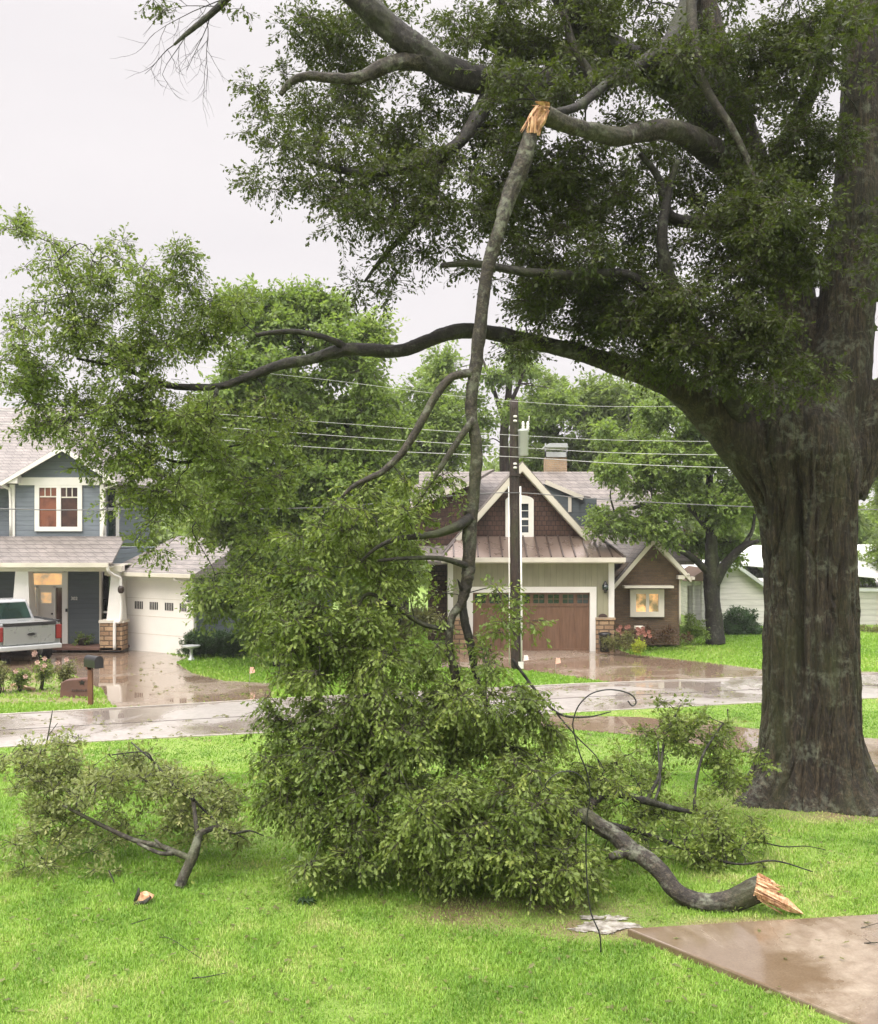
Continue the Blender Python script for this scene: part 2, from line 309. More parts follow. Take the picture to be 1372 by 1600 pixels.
def twig_tubes(P, D, L, r, droop=.3):
    """thin 3-sided twigs as one array mesh piece"""
    n = len(P); D = norm(D); a = norm(np.cross(D, np.tile([.3, .2, 1.], (n, 1)))); b = np.cross(D, a); V = []
    for i, t in enumerate((0, .5, 1.)):
        c = P + D * (L * t)[:, None]; c[:, 2] -= droop * .35 * L * t * t
        for q in range(3):
            an = 2 * math.pi * q / 3; V.append(c + (a * math.cos(an) + b * math.sin(an)) * (r * (1 - .75 * t)))
    V = np.stack(V, 1).reshape(-1, 3); fs = []
    for i in range(2):
        for q in range(3): fs.append((i * 3 + q, i * 3 + (q + 1) % 3, i * 3 + 3 + (q + 1) % 3, i * 3 + 3 + q))
    return V, 9, fs
def foliage(parent, seed, clumps, leaf=.085, nspray=18, k=11, length=.28, mat='leaf', droop=.35, tpl=OAK, faces=OAKF, twigmat='twig', name='foliage', flat=.8, twr=.004, inner=0, label=None):
    """clumps: list of (centre, radius). Each clump carries nspray twigs pointing outward."""
    rng = np.random.default_rng(seed); P = []; D = []; TO = []
    for c, r in clumps:
        m = max(4, int(nspray * (r / .28) ** 1.8 * rng.uniform(.7, 1.25))); d = norm(rng.normal(size=(m, 3))); rad = r * rng.uniform(.15, .95, (m, 1)) ** .7
        s = np.array([1, 1, flat]); TO.append(np.full(m, rng.normal(0, .16) + .22 * mnoise.noise(Vector(c) * .9))); P.append(np.array(c)[None] + d * rad * s - d * length * .5); d2 = d.copy(); d2[:, 2] = d2[:, 2] * .7 - droop * .3; D.append(d2 + rng.normal(size=d.shape) * .35)
    P = np.concatenate(P); D = np.concatenate(D)
    a = list(sprays(rng, P, D, length, k, leaf, droop)); a[4] = np.clip(a[4] + np.repeat(np.concatenate(TO), k), 0, 1); me = leaf_mesh(name, *a, tpl, faces); o = link_mesh(name, me, M[mat], parent, label)
    V, kk, fs = twig_tubes(P, D, np.full(len(P), length * .95), twr, droop); n = len(P); flat_ = np.concatenate([np.array(f) for f in fs])
    loops = (flat_[None] + (np.arange(n) * kk)[:, None]).ravel(); tot = np.full(n * len(fs), 4); st = np.arange(n * len(fs)) * 4
    me2 = mesh_from('twigs', V, loops, st, tot); link_mesh('twigs', me2, M[twigmat], parent)
    return o
def in_blobs(rng, blobs, dens=1.0, rc=(.22, .45), void=0.):
    """blobs: (px, py, rx_px, ry_px, Y, ry_depth). Returns clumps filling them"""
    out = []
    for b in blobs:
        px, py, rx, ry, Y, dy = b[:6]; dn = dens * (b[6] if len(b) > 6 else 1)
        ax, az = rx / F * Y, ry / F * Y; n = max(3, int(dn * 1.55 * 2.6 * ax * az * max(dy, .35) / (.35 ** 3) * .22 * (.32 / ((rc[0] + rc[1]) / 2)) ** 2))
        for _ in range(n):
            d = rng.normal(size=3); d /= np.linalg.norm(d); q = rng.uniform(0, 1) ** .45
            c = W(px, py, Y) + Vector((d[0] * ax * q, d[1] * dy * q, d[2] * az * q))
            if mnoise.noise(c * 1.5 + Vector((3, 1, 5))) + .5 * mnoise.noise(c * 3.7) < rng.uniform(-.22, .02) - void: continue
            out.append((c, rng.uniform(*rc)))
    return out
def connect(mb, rng, clumps, skel, r0=.012, every=1, sag=.15, n=5):
    """thin curved branches from the nearest limb point to clumps"""
    pts = np.array([tuple(p) for p in skel])
    extra = []
    for i, (c, r) in enumerate(clumps):
        if i % every: continue
        allp = np.concatenate([pts, np.array(extra)]) if extra else pts
        d = np.linalg.norm(allp - np.array(c), axis=1); j = int(d.argmin()); a = Vector(allp[j]); b = Vector(c); L = (b - a).length
        if L < .08: continue
        side = Vector(rng.normal(size=3)) * L * .13; m1 = a.lerp(b, .35) + side + Vector((0, 0, sag * L * .5)); m2 = a.lerp(b, .7) - side * .6 + Vector((0, 0, sag * L * .3))
        p, q = smooth([a, m1, m2, b], [r0 * (1 + .5 * L), r0 * (.8 + .3 * L), r0 * .7, r0 * .35], 4)
        mb.tube(p, q, n); extra += [tuple(x) for x in p[3:-2:2]]
    return extra
def limb(parent, pts, rad, name='limb', mat='bark_limb', seed=1, k=7, n=12, label=None, wob=.04):
    rng = random.Random(seed)
    if n < 10:
        p, r = smooth(pts, rad, k, rng, wob); mb = MB(); mb.tube(p, r, n, .018, rng); return mb.build(name, M[mat], parent, label), p
    p, r = smooth(pts, rad, k * 4, None, 0); sd_ = seed * 3.7; s_ = 0; q = []; nn = n * 3; mb = MB(); mb.tube(p, r, nn, 0, None)
    for i, c in enumerate(p):
        s_ += (c - p[i - 1]).length if i else 0; rr_ = max(r[i], .008)
        for j in range(nn):
            a = 2 * math.pi * j / nn; ca, sa = math.cos(a), math.sin(a); st = s_ / rr_
            d = .16 * mnoise.noise(Vector((ca * .9, sa * .9, st * .28 + sd_))) + .09 * mnoise.noise(Vector((ca * 3.2, sa * 3.2, st * .55 + sd_))) - .10 * max(0, .35 - abs(mnoise.noise(Vector((ca * 4.5, sa * 4.5, st * .8 + sd_ * 2))) * 2.2)) + .05 * mnoise.noise(Vector((ca * 9, sa * 9, st * 2.4)))
            v = Vector(mb.v[i * nn + j]); mb.v[i * nn + j] = tuple(c + (v - c) * (1 + d))
    return mb.build(name, M[mat], parent, label), p[::4]
def PL(*a): return [W(x, y, Y) for x, y, Y in a]
def splinter(name, parent, base, d, r, L, n, seed, mat='torn', label=None, hang=None):
    rng = random.Random(seed); d = Vector(d).normalized(); u = d.orthogonal().normalized(); v = d.cross(u); mb = MB()
    for i in range(n):
        a = rng.uniform(0, 6.28); q = r * math.sqrt(rng.random()) * .85; o = Vector(base) + (u * math.cos(a) + v * math.sin(a)) * q - d * r * .4
        l = L * rng.uniform(.35, 1.) * (1 if hang is None else 1 + .5 * Vector(hang).dot((o - Vector(base)) / r)); w_ = r * rng.uniform(.05, .24); ax = (d + Vector((rng.uniform(-1, 1), rng.uniform(-1, 1), rng.uniform(-1, 1))) * .1)
        if hang is not None: ax += Vector(hang) * .25
        e1 = ax.orthogonal().normalized(); e1 = Matrix.Rotation(rng.uniform(0, 6), 3, ax) @ e1; e2 = ax.cross(e1).normalized()
        vs = []
        for t, s in ((0, 1), (.55, .95), (.85, .6), (1, .12)):
            c = o + ax * l * t; jx = rng.uniform(.6, 1.2)
            vs += [c + e1 * w_ * s, c + e2 * w_ * s * .45 * jx, c - e1 * w_ * s * jx, c - e2 * w_ * s * .45]
        fs = [(i_ * 4 + k_, i_ * 4 + (k_ + 1) % 4, i_ * 4 + 4 + (k_ + 1) % 4, i_ * 4 + 4 + k_) for i_ in range(3) for k_ in range(4)] + [(0, 3, 2, 1), (12, 13, 14, 15)]
        mb.add(vs, fs)
    return mb.build(name, M[mat], parent, label)
# ------------------------------------------------------------------ ground
def lawn_mat():
    k = NM('lawn_soil_and_grass'); g = k.geo(); a = k.noise(g, .45, 5, .6); b = k.noise(g, 5.5, 5, .65); d = k.noise(g, 60, 3)
    c = k.ramp(a, (.3, (.12, .21, .03)), (.5, (.19, .30, .05)), (.7, (.28, .36, .08)))
    c = k.mix(k.ramp(b, (.35, .0), (.7, .5)), c, (.26, .34, .08)); c = k.mix(k.ramp(d, (.35, .5), (.6, 0.)), c, (.035, .075, .008))
    so = k.noise(g, 1.1, 6, .7); s = k.n('ShaderNodeVertexColor', layer_name='soil')
    c = k.mix(k.math('MULTIPLY', k.math('MULTIPLY', s.outputs[0], 1.35), k.ramp(so, (.38, .05), (.62, .85))), c, (.19, .14, .08))
    k.set(Base_Color=c, Roughness=.75, Normal=k.bump(k.math('ADD', d, b), .8, .03)); k.b.inputs['Specular IOR Level'].default_value = .3; return k.m
M['lawn'] = lawn_mat()
def in_ell(x, y, c, rx, ry, rot=0):
    dx, dy = x - c[0], y - c[1]; ca, sa = math.cos(rot), math.sin(rot); return ((dx * ca + dy * sa) / rx) ** 2 + ((-dx * sa + dy * ca) / ry) ** 2
PUD = G(945, 1447); SOILC = [(G(840, 1425), 1.3, .55), (G(690, 1420), .45, .2), (G(945, 1450), .8, .35), (G(1000, 1130), 2.5, .5), (G(60, 1095), 3.2, .45), (G(55, 1068), 3.0, 2.7), (G(340, 1085), 1.6, .8), (G(1090, 1445), .9, .16), (Vector((4.5, 12.3, 0)), 1.35, 1.2)]
def soil(x, y):
    m = 0
    for c, rx, ry in SOILC: m = max(m, 1 - sst(in_ell(x, y, c, rx, ry) - .25))
    return m
xs = sorted(set([-400, -250, -150, -90, -60, -40, -30, -22] + [round(-18 + .3 * i, 3) for i in range(121)] + [22, 30, 40, 60, 90, 150, 250, 400]))
ys = sorted(set([-60, -30, -12, -4, 0, 3] + [round(5 + .2 * i, 3) for i in range(80)] + [21 + .5 * i for i in range(40)] + [42, 46, 52, 60, 80, 120, 200, 350, 600, 900]))
vs = [(x, y, T(x, y)) for y in ys for x in xs]; nx = len(xs)
fs = [(j * nx + i, j * nx + i + 1, (j + 1) * nx + i + 1, (j + 1) * nx + i) for j in range(len(ys) - 1) for i in range(nx - 1)]
me = bpy.data.meshes.new('ground'); me.from_pydata(vs, [], fs); me.polygons.foreach_set('use_smooth', [True] * len(fs))
ca = me.color_attributes.new('soil', 'FLOAT_COLOR', 'POINT')
for i, (x, y, z) in enumerate(vs):
    s_ = soil(x, y); ca.data[i].color = (s_, s_, s_, 1)
tag(link_mesh('ground', me, M['lawn']), kind='structure')

def wetmat(name, c1, c2, stain, r0=.04, r1=.5, sc=.8, th=.5):
    k = NM(name); g = k.geo(); a = k.noise(g, sc, 7, .62, .6); b = k.noise(g, 7, 6, .7); d = k.noise(g, 70, 4, .7)
    c = k.mix(k.ramp(b, (.35, 0.), (.65, 1.)), c1, c2); c = k.mix(k.ramp(a, (th - .06, .85), (th + .1, 0.)), c, stain)
    c = k.mix(.45, c, k.ramp(d, (.3, .6), (.7, 1.3)), 'MULTIPLY')
    m = k.ramp(a, (th - .04, 0.), (th + .06, 1.)); ro = k.math('ADD', k.math('MULTIPLY', m, r1 - r0), r0); ro = k.math('ADD', ro, k.math('MULTIPLY', k.math('MULTIPLY', b, m), .12))
    h = k.math('MULTIPLY', k.math('ADD', d, b), m); k.set(Base_Color=c, Roughness=ro, Normal=k.bump(h, .35, .006)); k.b.inputs['Specular IOR Level'].default_value = .65
    k.b.inputs['Coat Weight'].default_value = .25; k.b.inputs['Coat Roughness'].default_value = .08; return k.m
M['road'] = wetmat('wet_road_concrete', (.36, .335, .31), (.27, .25, .23), (.19, .155, .128), .03, .32, .35, .47)
M['drive'] = wetmat('wet_driveway_concrete', (.29, .235, .185), (.22, .17, .13), (.17, .115, .078), .02, .22, .3, .52)
M['slab'] = wetmat('wet_slab_concrete', (.34, .285, .215), (.22, .17, .12), (.13, .088, .05), .12, .42, .62, .52)
M['joint'] = paint('joint_tar', (.05, .04, .035), .7, .3)
M['curb'] = paint('curb_concrete', (.34, .31, .27), .4, .3)
k = NM('puddle_water_sky_tinted'); n = k.noise(k.geo(), 9, 3); k.set(Base_Color=k.ramp(k.noise(k.geo(), 14, 4), (.35, (.22, .19, .15)), (.6, (.52, .49, .45))), Roughness=.12, Normal=k.bump(n, .12, .01)); k.b.inputs['Specular IOR Level'].default_value = 1.0; k.b.inputs['Coat Weight'].default_value = .9; k.b.inputs['Coat Roughness'].default_value = .02; M['puddle'] = k.m  # pale base colour paints in the bright sky reflected by the water

def ext(pts, a=60):
    p = [Vector(q) for q in pts]; return [p[0] + (p[0] - p[1]).normalized() * a] + p + [p[-1] + (p[-1] - p[-2]).normalized() * a]
far = ext([G(*p) for p in ((0, 1118), (200, 1107), (420, 1094), (700, 1080), (900, 1070), (1190, 1059), (1372, 1053))])
near = ext([G(*p) for p in ((0, 1168), (200, 1156), (420, 1145), (700, 1128), (900, 1113), (1190, 1098), (1372, 1091))])
def ribbon(name, A, B, off, mat, thick=.06, nsub=6):
    rv = []; rf = []
    def dense(P):
        o = []
        for a, b in zip(P[:-1], P[1:]): o += [a.lerp(b, t / nsub) for t in range(nsub)]
        return o + [P[-1]]
    A2, B2 = dense(A), dense(B); ns = 6
    for a, b in zip(A2, B2):
        for t in range(ns + 1): p = a.lerp(b, t / ns); rv.append((p.x, p.y, T(p.x, p.y) + off))
    for i in range(len(A2) - 1):
        for t in range(ns): rf.append((i * (ns + 1) + t, (i + 1) * (ns + 1) + t, (i + 1) * (ns + 1) + t + 1, i * (ns + 1) + t + 1))
    mb = MB(); mb.add(rv, rf); return tag(mb.build(name, mat), kind='structure')
ribbon('road', far, near, .012, M['road'])
def edgestrip(name, P, wd, off, mat, h):
    mb = MB(); Q = [Vector((p.x, p.y, GZ + off)) for p in P]
    for a, b in zip(Q[:-1], Q[1:]): mb.bar(a, b, wd, h)
    return tag(mb.build(name, mat), kind='structure')
edgestrip('road_edge', far, .09, .016, M['curb'], .04); edgestrip('road_edge', near, .07, .008, M['curb'], .02)
mid = [a.lerp(b, .52) for a, b in zip(far, near)]; edgestrip('road_joint', mid, .03, .0135, M['joint'], .008)
ribbon('driveway', [G(*p) for p in ((840, 1117), (1000, 1121), (1190, 1140), (1372, 1155), (1700, 1172))], [G(*p) for p in ((840, 1136), (1000, 1150), (1190, 1180), (1372, 1208), (1700, 1245))], .010, M['drive'])
SHEETS = []
def sheet(name, px, off, mat, thick=.05):
    p = [G(*q) for q in px]; SHEETS.append([(q.x, q.y) for q in p]); mb = MB(); mb.prism([(q.x, q.y, GZ + off - thick) for q in p], (0, 0, thick)); return tag(mb.build(name, mat), kind='structure')
sheet('driveway', [(-420, 1008), (60, 1009), (192, 1009), (292, 1027), (276, 1036), (300, 1052), (350, 1064), (424, 1068), (424, 1093), (185, 1107), (172, 1100), (160, 1078), (110, 1052), (-420, 1050)], .008, M['drive'])
sheet('driveway', [(690, 1014), (965, 1014), (985, 1022), (1110, 1036), (1190, 1046), (1420, 1051), (1600, 1052), (1600, 1046), (1372, 1056), (1190, 1061), (965, 1068.5), (935, 1064), (812, 1046), (690, 1044)], .008, M['drive'])
M['slabj'] = M['joint']
a = G(980, 1462); b = G(1372, 1432); d = G(1322, 1600)
e1 = (b - a).normalized(); e2 = (d - a).normalized(); A_ = Vector((a.x, a.y, .0))
mb = MB(); q = [A_, A_ + e1 * 5.2, A_ + e1 * 5.2 + e2 * 5.5, A_ + e2 * 5.5]; q = [Vector((p.x, p.y, -.08)) for p in q]; mb.prism(q, (0, 0, .115))
slab = tag(mb.build('driveway', M['slab']), kind='structure'); bv = slab.modifiers.new('b', 'BEVEL'); bv.width = .012; bv.segments = 2
SLAB = (A_, e1, e2)
def on_slab(x, y, m=0.0):
    v = Vector((x - A_.x, y - A_.y)); det = e1.x * e2.y - e1.y * e2.x; s = (v.x * e2.y - v.y * e2.x) / det; t = (e1.x * v.y - e1.y * v.x) / det; return s > -m and t > -m
rng = random.Random(5); mb = MB()
for cx_, cy_, ra, rb, sd_ in [(rng.gauss(0, .13), rng.gauss(0, .065), rng.uniform(.06, .15), rng.uniform(.025, .06), i_) for i_ in range(16)]:
    n = 70; cx2, cy2 = PUD.x + cx_, PUD.y + cy_; z_ = T(cx2, cy2) + .008 + .0004 * sd_; vs = [(cx2, cy2, z_)]
    for i in range(n):
        t = 2 * math.pi * i / n; r = 1 + .6 * mnoise.fractal(Vector((math.cos(t) * 1.6, math.sin(t) * 1.6, sd_ * 7.)), .6, 2.2, 5); vs.append((cx2 + ra * r * math.cos(t), cy2 + rb * r * math.sin(t), z_))
    mb.add(vs, [(0, 1 + i, 1 + (i + 1) % n) for i in range(n)])
tag(mb.build('puddle', M['puddle']), kind='structure')

# grass blades
def grass(seed, n, y0, y1, hgt, wd, name='grass'):
    rng = np.random.default_rng(seed); Y = np.sqrt(rng.uniform(y0 ** 2, y1 ** 2, n)); X = rng.uniform(-.50, .50, n) * Y
    keep = np.ones(n, bool); Z = np.zeros(n); S = np.zeros(n); hs_ = np.ones(n)
    for i in range(n):
        x, y = X[i], Y[i]; Z[i] = T(x, y); s = soil(x, y); S[i] = s
        if on_slab(x, y, .015) or rng.uniform() < s * .55: keep[i] = False
        elif in_ell(x, y, PUD, .30, .2) < 1.0 and rng.uniform() < .8: keep[i] = False
        else:
            q = mnoise.noise(Vector((x * .9, y * .9, 3.))) + .6 * mnoise.noise(Vector((x * 4, y * 4, 7.)))
            hs_[i] = 1 + .45 * q
            if q < -.35 and rng.uniform() < .35: keep[i] = False
    # nothing on the road, the strip of driveway, and the far kerb
    fl = [(p.x, p.y) for p in near]; yy = np.interp(X, [p[0] for p in fl], [p[1] for p in fl]); keep &= Y < yy - .1
    dn = [G(*p) for p in ((840, 1136), (1000, 1150), (1190, 1180), (1372, 1208), (1700, 1245))]; df = [G(*p) for p in ((840, 1117), (1000, 1121), (1190, 1140), (1372, 1155), (1700, 1172))]
    lo = np.interp(X, [p.x for p in dn], [p.y for p in dn]); hi = np.interp(X, [p.x for p in df], [p.y for p in df]); keep &= ~((X > dn[0].x) & (Y > lo) & (Y < hi))
    X, Y, Z, S, hs_ = X[keep], Y[keep], Z[keep], S[keep], hs_[keep]; n = len(X)
    th = rng.uniform(0, 2 * math.pi, n); H = hgt * rng.uniform(.5, 1.35, n) * hs_ * (1 - .5 * S); lean = rng.uniform(.15, .9, n) * H; w = wd * rng.uniform(.6, 1.3, n)
    dx, dy = np.cos(th), np.sin(th); ph = th + rng.uniform(1.0, 2.1, n); sx, sy = np.cos(ph) * w / 2, np.sin(ph) * w / 2
    P = np.stack([X, Y, Z - .003], 1); V = np.zeros((n, 5, 3))
    m_ = P + np.stack([dx * lean * .3, dy * lean * .3, H * .6], 1); t_ = P + np.stack([dx * lean, dy * lean, H * (1 - .25 * rng.uniform(0, 1, n))], 1)
    s3 = np.stack([sx, sy, 0 * sx], 1); V[:, 0] = P - s3; V[:, 1] = P + s3; V[:, 2] = m_ + s3 * .75; V[:, 3] = m_ - s3 * .75; V[:, 4] = t_
    flat = np.array([0, 1, 2, 3, 3, 2, 4]); loops = (flat[None] + (np.arange(n) * 5)[:, None]).ravel(); tot = np.tile([4, 3], n); st = np.concatenate([[0], np.cumsum(tot)[:-1]])
    big = np.array([mnoise.noise(Vector((x * .5, y * .5, 1.))) for x, y in zip(X, Y)]); mid_ = np.array([mnoise.noise(Vector((x * 2.6, y * 2.6, 9.))) for x, y in zip(X, Y)]); tint = np.clip(.47 + .5 * big + .55 * mid_ + rng.normal(0, .16, n) + .3 * S, 0, 1)
    me = mesh_from(name, V.reshape(-1, 3), loops, st, tot, np.repeat(tint, 2)); o = link_mesh(name, me, M['grass']); return tag(o, kind='stuff')
k = NM('grass_blade'); at = k.n('ShaderNodeAttribute', attribute_name='tint'); c = k.ramp(at.outputs['Fac'], (0., (.10, .215, .022)), (.42, (.21, .37, .046)), (.8, (.31, .46, .08)), (1., (.46, .46, .18)))
k.set(Base_Color=c, Roughness=.42); k.b.inputs['Specular IOR Level'].default_value = .35
tr = k.n('ShaderNodeBsdfTranslucent'); k.l(k.mix(.5, c, (.3, .5, .05)), tr.inputs[0]); ms = k.n('ShaderNodeMixShader'); ms.inputs[0].default_value = .3; k.l(k.b.outputs[0], ms.inputs[1]); k.l(tr.outputs[0], ms.inputs[2]); k.l(ms.outputs[0], k.out.inputs[0]); M['grass'] = k.m
tag(grass(1, 210000, 6.0, 9.5, .036, .0065), 'short bright green lawn grass in the foreground', 'grass'); tag(grass(2, 170000, 9.5, 14, .038, .009), 'lawn grass around the fallen branches and the oak', 'grass'); tag(grass(3, 210000, 14, 27, .036, .02), 'lawn grass sloping down to the street', 'grass')

def in_poly(X, Y, P):
    ins = np.zeros(len(X), bool); j = len(P) - 1
    for i in range(len(P)):
        xi, yi = P[i]; xj, yj = P[j]
        if yi != yj: ins ^= ((yi > Y) != (yj > Y)) & (X < (xj - xi) * (Y - yi) / (yj - yi) + xi)
        j = i
    return ins
def far_grass(seed, n):
    rng = np.random.default_rng(seed); Y = rng.uniform(22, 44, n); X = rng.uniform(-.46, .46, n) * Y; yy = np.interp(X, [p.x for p in far], [p.y for p in far]); keep = Y > yy + .06
    for P in SHEETS: keep &= ~in_poly(X, Y, P)
    X, Y = X[keep], Y[keep]; S = np.array([soil(x, y) for x, y in zip(X, Y)]); keep = rng.uniform(0, 1, len(X)) > S * .85; X, Y, S = X[keep], Y[keep], S[keep]; n = len(X)
    H = .06 * rng.uniform(.5, 1.4, n); w = .03 * rng.uniform(.6, 1.4, n); th = rng.uniform(0, 6.28, n); P = np.stack([X, Y, np.full(n, GZ)], 1); s3 = np.stack([np.cos(th) * w, np.sin(th) * w, 0 * w], 1)
    tp = P + np.stack([rng.normal(0, .02, n), rng.normal(0, .02, n), H], 1); V = np.stack([P - s3, P + s3, tp], 1).reshape(-1, 3)
    big = np.array([mnoise.noise(Vector((x * .3, y * .3, 1.))) for x, y in zip(X, Y)]); me = mesh_from('grass', V, np.arange(3 * n), np.arange(n) * 3, np.full(n, 3), np.clip(.5 + .4 * big + rng.normal(0, .15, n), 0, 1))
    return tag(link_mesh('grass', me, M['grass']), 'grass of the front lawns beyond the street', 'grass', kind='stuff')
far_grass(4, 170000)
# ------------------------------------------------------------------ the big oak
OY = 12.4
oak = thing('oak_tree', (W(1266, 0, OY).x, OY, 0), 'huge old oak with thick fluted trunk and snapped limb stub, at right', 'tree')
def px(pts): return [W(x, y, Y) for x, y, Y, r in pts], [r / F * Y for x, y, Y, r in pts]
mb = MB(); rg = random.Random(3)
segs = [
 [(1267, 1290, OY, 82), (1266, 1200, OY, 76), (1266, 1100, OY, 73), (1265, 1000, OY, 72), (1264, 900, OY, 70), (1262, 820, OY, 73), (1257, 760, OY, 80), (1252, 710, OY, 88), (1256, 660, OY, 80), (1272, 620, OY, 60)],
 [(1270, 760, OY, 62), (1288, 680, OY, 60), (1305, 600, OY, 55), (1320, 500, OY, 44), (1332, 400, OY, 43), (1345, 300, OY, 41), (1357, 150, OY, 42), (1366, 0, OY, 45), (1380, -160, OY, 40), (1400, -400, OY, 30)],
 [(1300, 760, OY, 55), (1335, 700, OY, 50), (1372, 655, OY - .1, 42), (1415, 590, OY - .2, 36), (1470, 500, OY - .3, 30), (1540, 400, OY - .4, 26)],
 [(1240, 800, OY, 45), (1205, 735, OY, 50), (1150, 672, OY, 47), (1100, 632, OY - .1, 34), (1055, 602, OY - .2, 25), (1010, 585, OY - .3, 20), (950, 566, OY - .4, 16)],
 [(1262, 690, OY + .1, 50), (1248, 590, OY + .2, 46), (1240, 480, OY + .3, 36), (1212, 380, OY + .4, 32), (1175, 260, OY + .5, 27), (1140, 150, OY + .6, 25), (1105, 40, OY + .7, 23), (1070, -120, OY + .8, 19)],
]
for s in segs:
    p, r = px(s); p, r = smooth(p, r, 6); mb.tube(p, r, 20)
me = bpy.data.meshes.new('t'); me.from_pydata(mb.v, [], mb.f); tmp = bpy.data.objects.new('tmp', me); C.objects.link(tmp)
rm = tmp.modifiers.new('r', 'REMESH'); rm.mode = 'VOXEL'; rm.voxel_size = .015; sm = tmp.modifiers.new('s', 'SMOOTH'); sm.factor = .5; sm.iterations = 9
dg = bpy.context.evaluated_depsgraph_get(); dg.update(); me2 = bpy.data.meshes.new_from_object(tmp.evaluated_get(dg)); bpy.data.objects.remove(tmp)
nv = len(me2.vertices); co = np.zeros(nv * 3); me2.vertices.foreach_get('co', co); co = co.reshape(-1, 3); nr = np.zeros(nv * 3); me2.vertex_normals.foreach_get('vector', nr); nr = nr.reshape(-1, 3)
ax = W(1266, 0, OY); th = np.arctan2(co[:, 1] - OY, co[:, 0] - ax.x); z = co[:, 2]; rad = np.hypot(co[:, 1] - OY, co[:, 0] - ax.x)
trunkw = np.clip((4.6 - z) / .8, 0, 1) * np.clip((1.1 - rad) / .3, 0, 1); disp = np.zeros(nv)
rr = np.random.default_rng(8)
for kf, am in ((3, .035), (5, .022), (8, .014), (11, .010)):
    disp += trunkw * am * np.cos(kf * th + rr.uniform(0, 6) + .5 * np.sin(z * rr.uniform(.6, 1.4) + rr.uniform(0, 6)))
def groove(t0, w_, dep, z0, z1, dr=0):
    a = (th - t0 - dr * (z - 2) + math.pi) % (2 * math.pi) - math.pi; return -dep * np.exp(-(a / w_) ** 2) * np.clip((z - z0) / .7, 0, 1) * np.clip((z1 - z) / .7, 0, 1)
disp += trunkw * (groove(-2.12, .10, .17, .9, 4.4, -.02) + groove(-1.86, .07, .06, -.2, 3.6, .03) + groove(-2.55, .08, .06, .2, 4., .02) + groove(-1.15, .07, .045, -.5, 3.2, -.03) + groove(-.6, .08, .05, .0, 4., .02) + groove(-1.5, .05, .03, 1, 4, .04))
# furrowed bark: ridged sums stretched along z
fur = np.zeros(nv)
for i in range(14):
    kf = rr.integers(9, 44); fur += 1.3 * (1 - 2 * np.abs(np.sin((kf * th + rr.uniform(-2.2, 2.2) * z + rr.uniform(0, 6) + 1.2 * np.sin(z * rr.uniform(1, 4) + rr.uniform(0, 6))) / 2))) / 14
crk = np.ones(nv)
for i, kf in enumerate((13, 17, 23, 29)):
    ph = kf * th + 2.6 * np.sin(z * rr.uniform(1.2, 2.6) + rr.uniform(0, 6)) + 1.3 * np.sin(z * rr.uniform(4, 8) + 3 * np.sin(th * 2) + rr.uniform(0, 6)); crk *= 1 - (.95 - .12 * i) * np.exp(-(np.sin(ph / 2) / .22) ** 2) * (.5 + .5 * np.sin(z * rr.uniform(1.5, 3) + kf * th * .3))
disp += (fur * .03 - .045 * (1 - crk)) * np.clip(rad / .5, .3, 1.2) * (.15 + .85 * trunkw)
nz = np.array([mnoise.fractal(Vector(c * 3.2), .9, 2.1, 4) for c in co]); disp += nz * .018
ro = np.exp(-np.clip(z, 0, 9) / .27) * np.clip((z + .5) * 4, 0, 1); lob = sum(np.maximum(0, np.cos((th - t) * 1.)) ** p * a for t, p, a in ((-2.75, 16, .8), (-2.15, 40, .22), (-1.45, 30, .32), (-.95, 34, .42), (-.35, 18, .9), (-1.9, 60, .15), (-1.15, 50, .25), (.6, 10, .5), (1.6, 10, .5), (2.5, 10, .5)))
out = np.stack([np.cos(th), np.sin(th), 0 * th], 1); co = co + nr * disp[:, None] + out * (ro * (.02 + .62 * lob))[:, None] * (rad[:, None] < 1.1)
me2.vertices.foreach_set('co', co.astype(np.float32).ravel()); me2.polygons.foreach_set('use_smooth', [True] * len(me2.polygons)); me2.update(); me2.materials.clear()
link_mesh('trunk', me2, M['bark'], oak)
SK = []   # skeleton points for twigs
def L(pts, seed=1, mat='bark_limb', n=12, name='limb', parent=oak, label=None, k=7, add=True, wob=.05):
    p, r = px(pts); o, q = limb(parent, p, r, name, mat, seed, k, n, label, wob)
    if add: SK.extend(q[::3])
    return o
for s in segs[1:]: SK += px(s)[0]
L([(960, 569, OY - .38, 15), (900, 550, OY - .5, 13), (840, 536, OY - .6, 12), (760, 519, OY - .8, 11.5), (710, 519, OY - .9, 12), (670, 532, OY - .9, 10), (620, 549, OY - 1, 10), (545, 546, OY - 1, 10.5), (490, 560, OY - 1, 8.5), (440, 570, OY - 1.1, 8), (390, 588, OY - 1.1, 7), (340, 604, OY - 1.1, 5.5), (260, 602, OY - 1.1, 4.5), (190, 575, OY - 1.1, 3), (120, 560, OY - 1.1, 2)], 11, 'bark_dark', label='long low limb reaching left across the view')
L([(545, 546, OY - 1, 7), (515, 530, OY - 1.1, 5), (470, 519, OY - 1.15, 4.5), (430, 519, OY - 1.2, 4), (400, 524, OY - 1.2, 3.2)], 12, 'bark_dark', n=8, label='broken stub branch ending bare')
L([(330, 604, OY - 1.1, 4.5), (260, 600, OY - .9, 3.5), (200, 575, OY - .8, 2.5), (140, 510, OY - .8, 2), (80, 380, OY - .9, 1.2)], 13, 'bark_dark', n=7)
L([(300, 604, OY - 1.1, 4), (230, 605, OY - 1.3, 3), (160, 640, OY - 1.4, 2), (70, 660, OY - 1.5, 1.2)], 14, 'bark_dark', n=7)
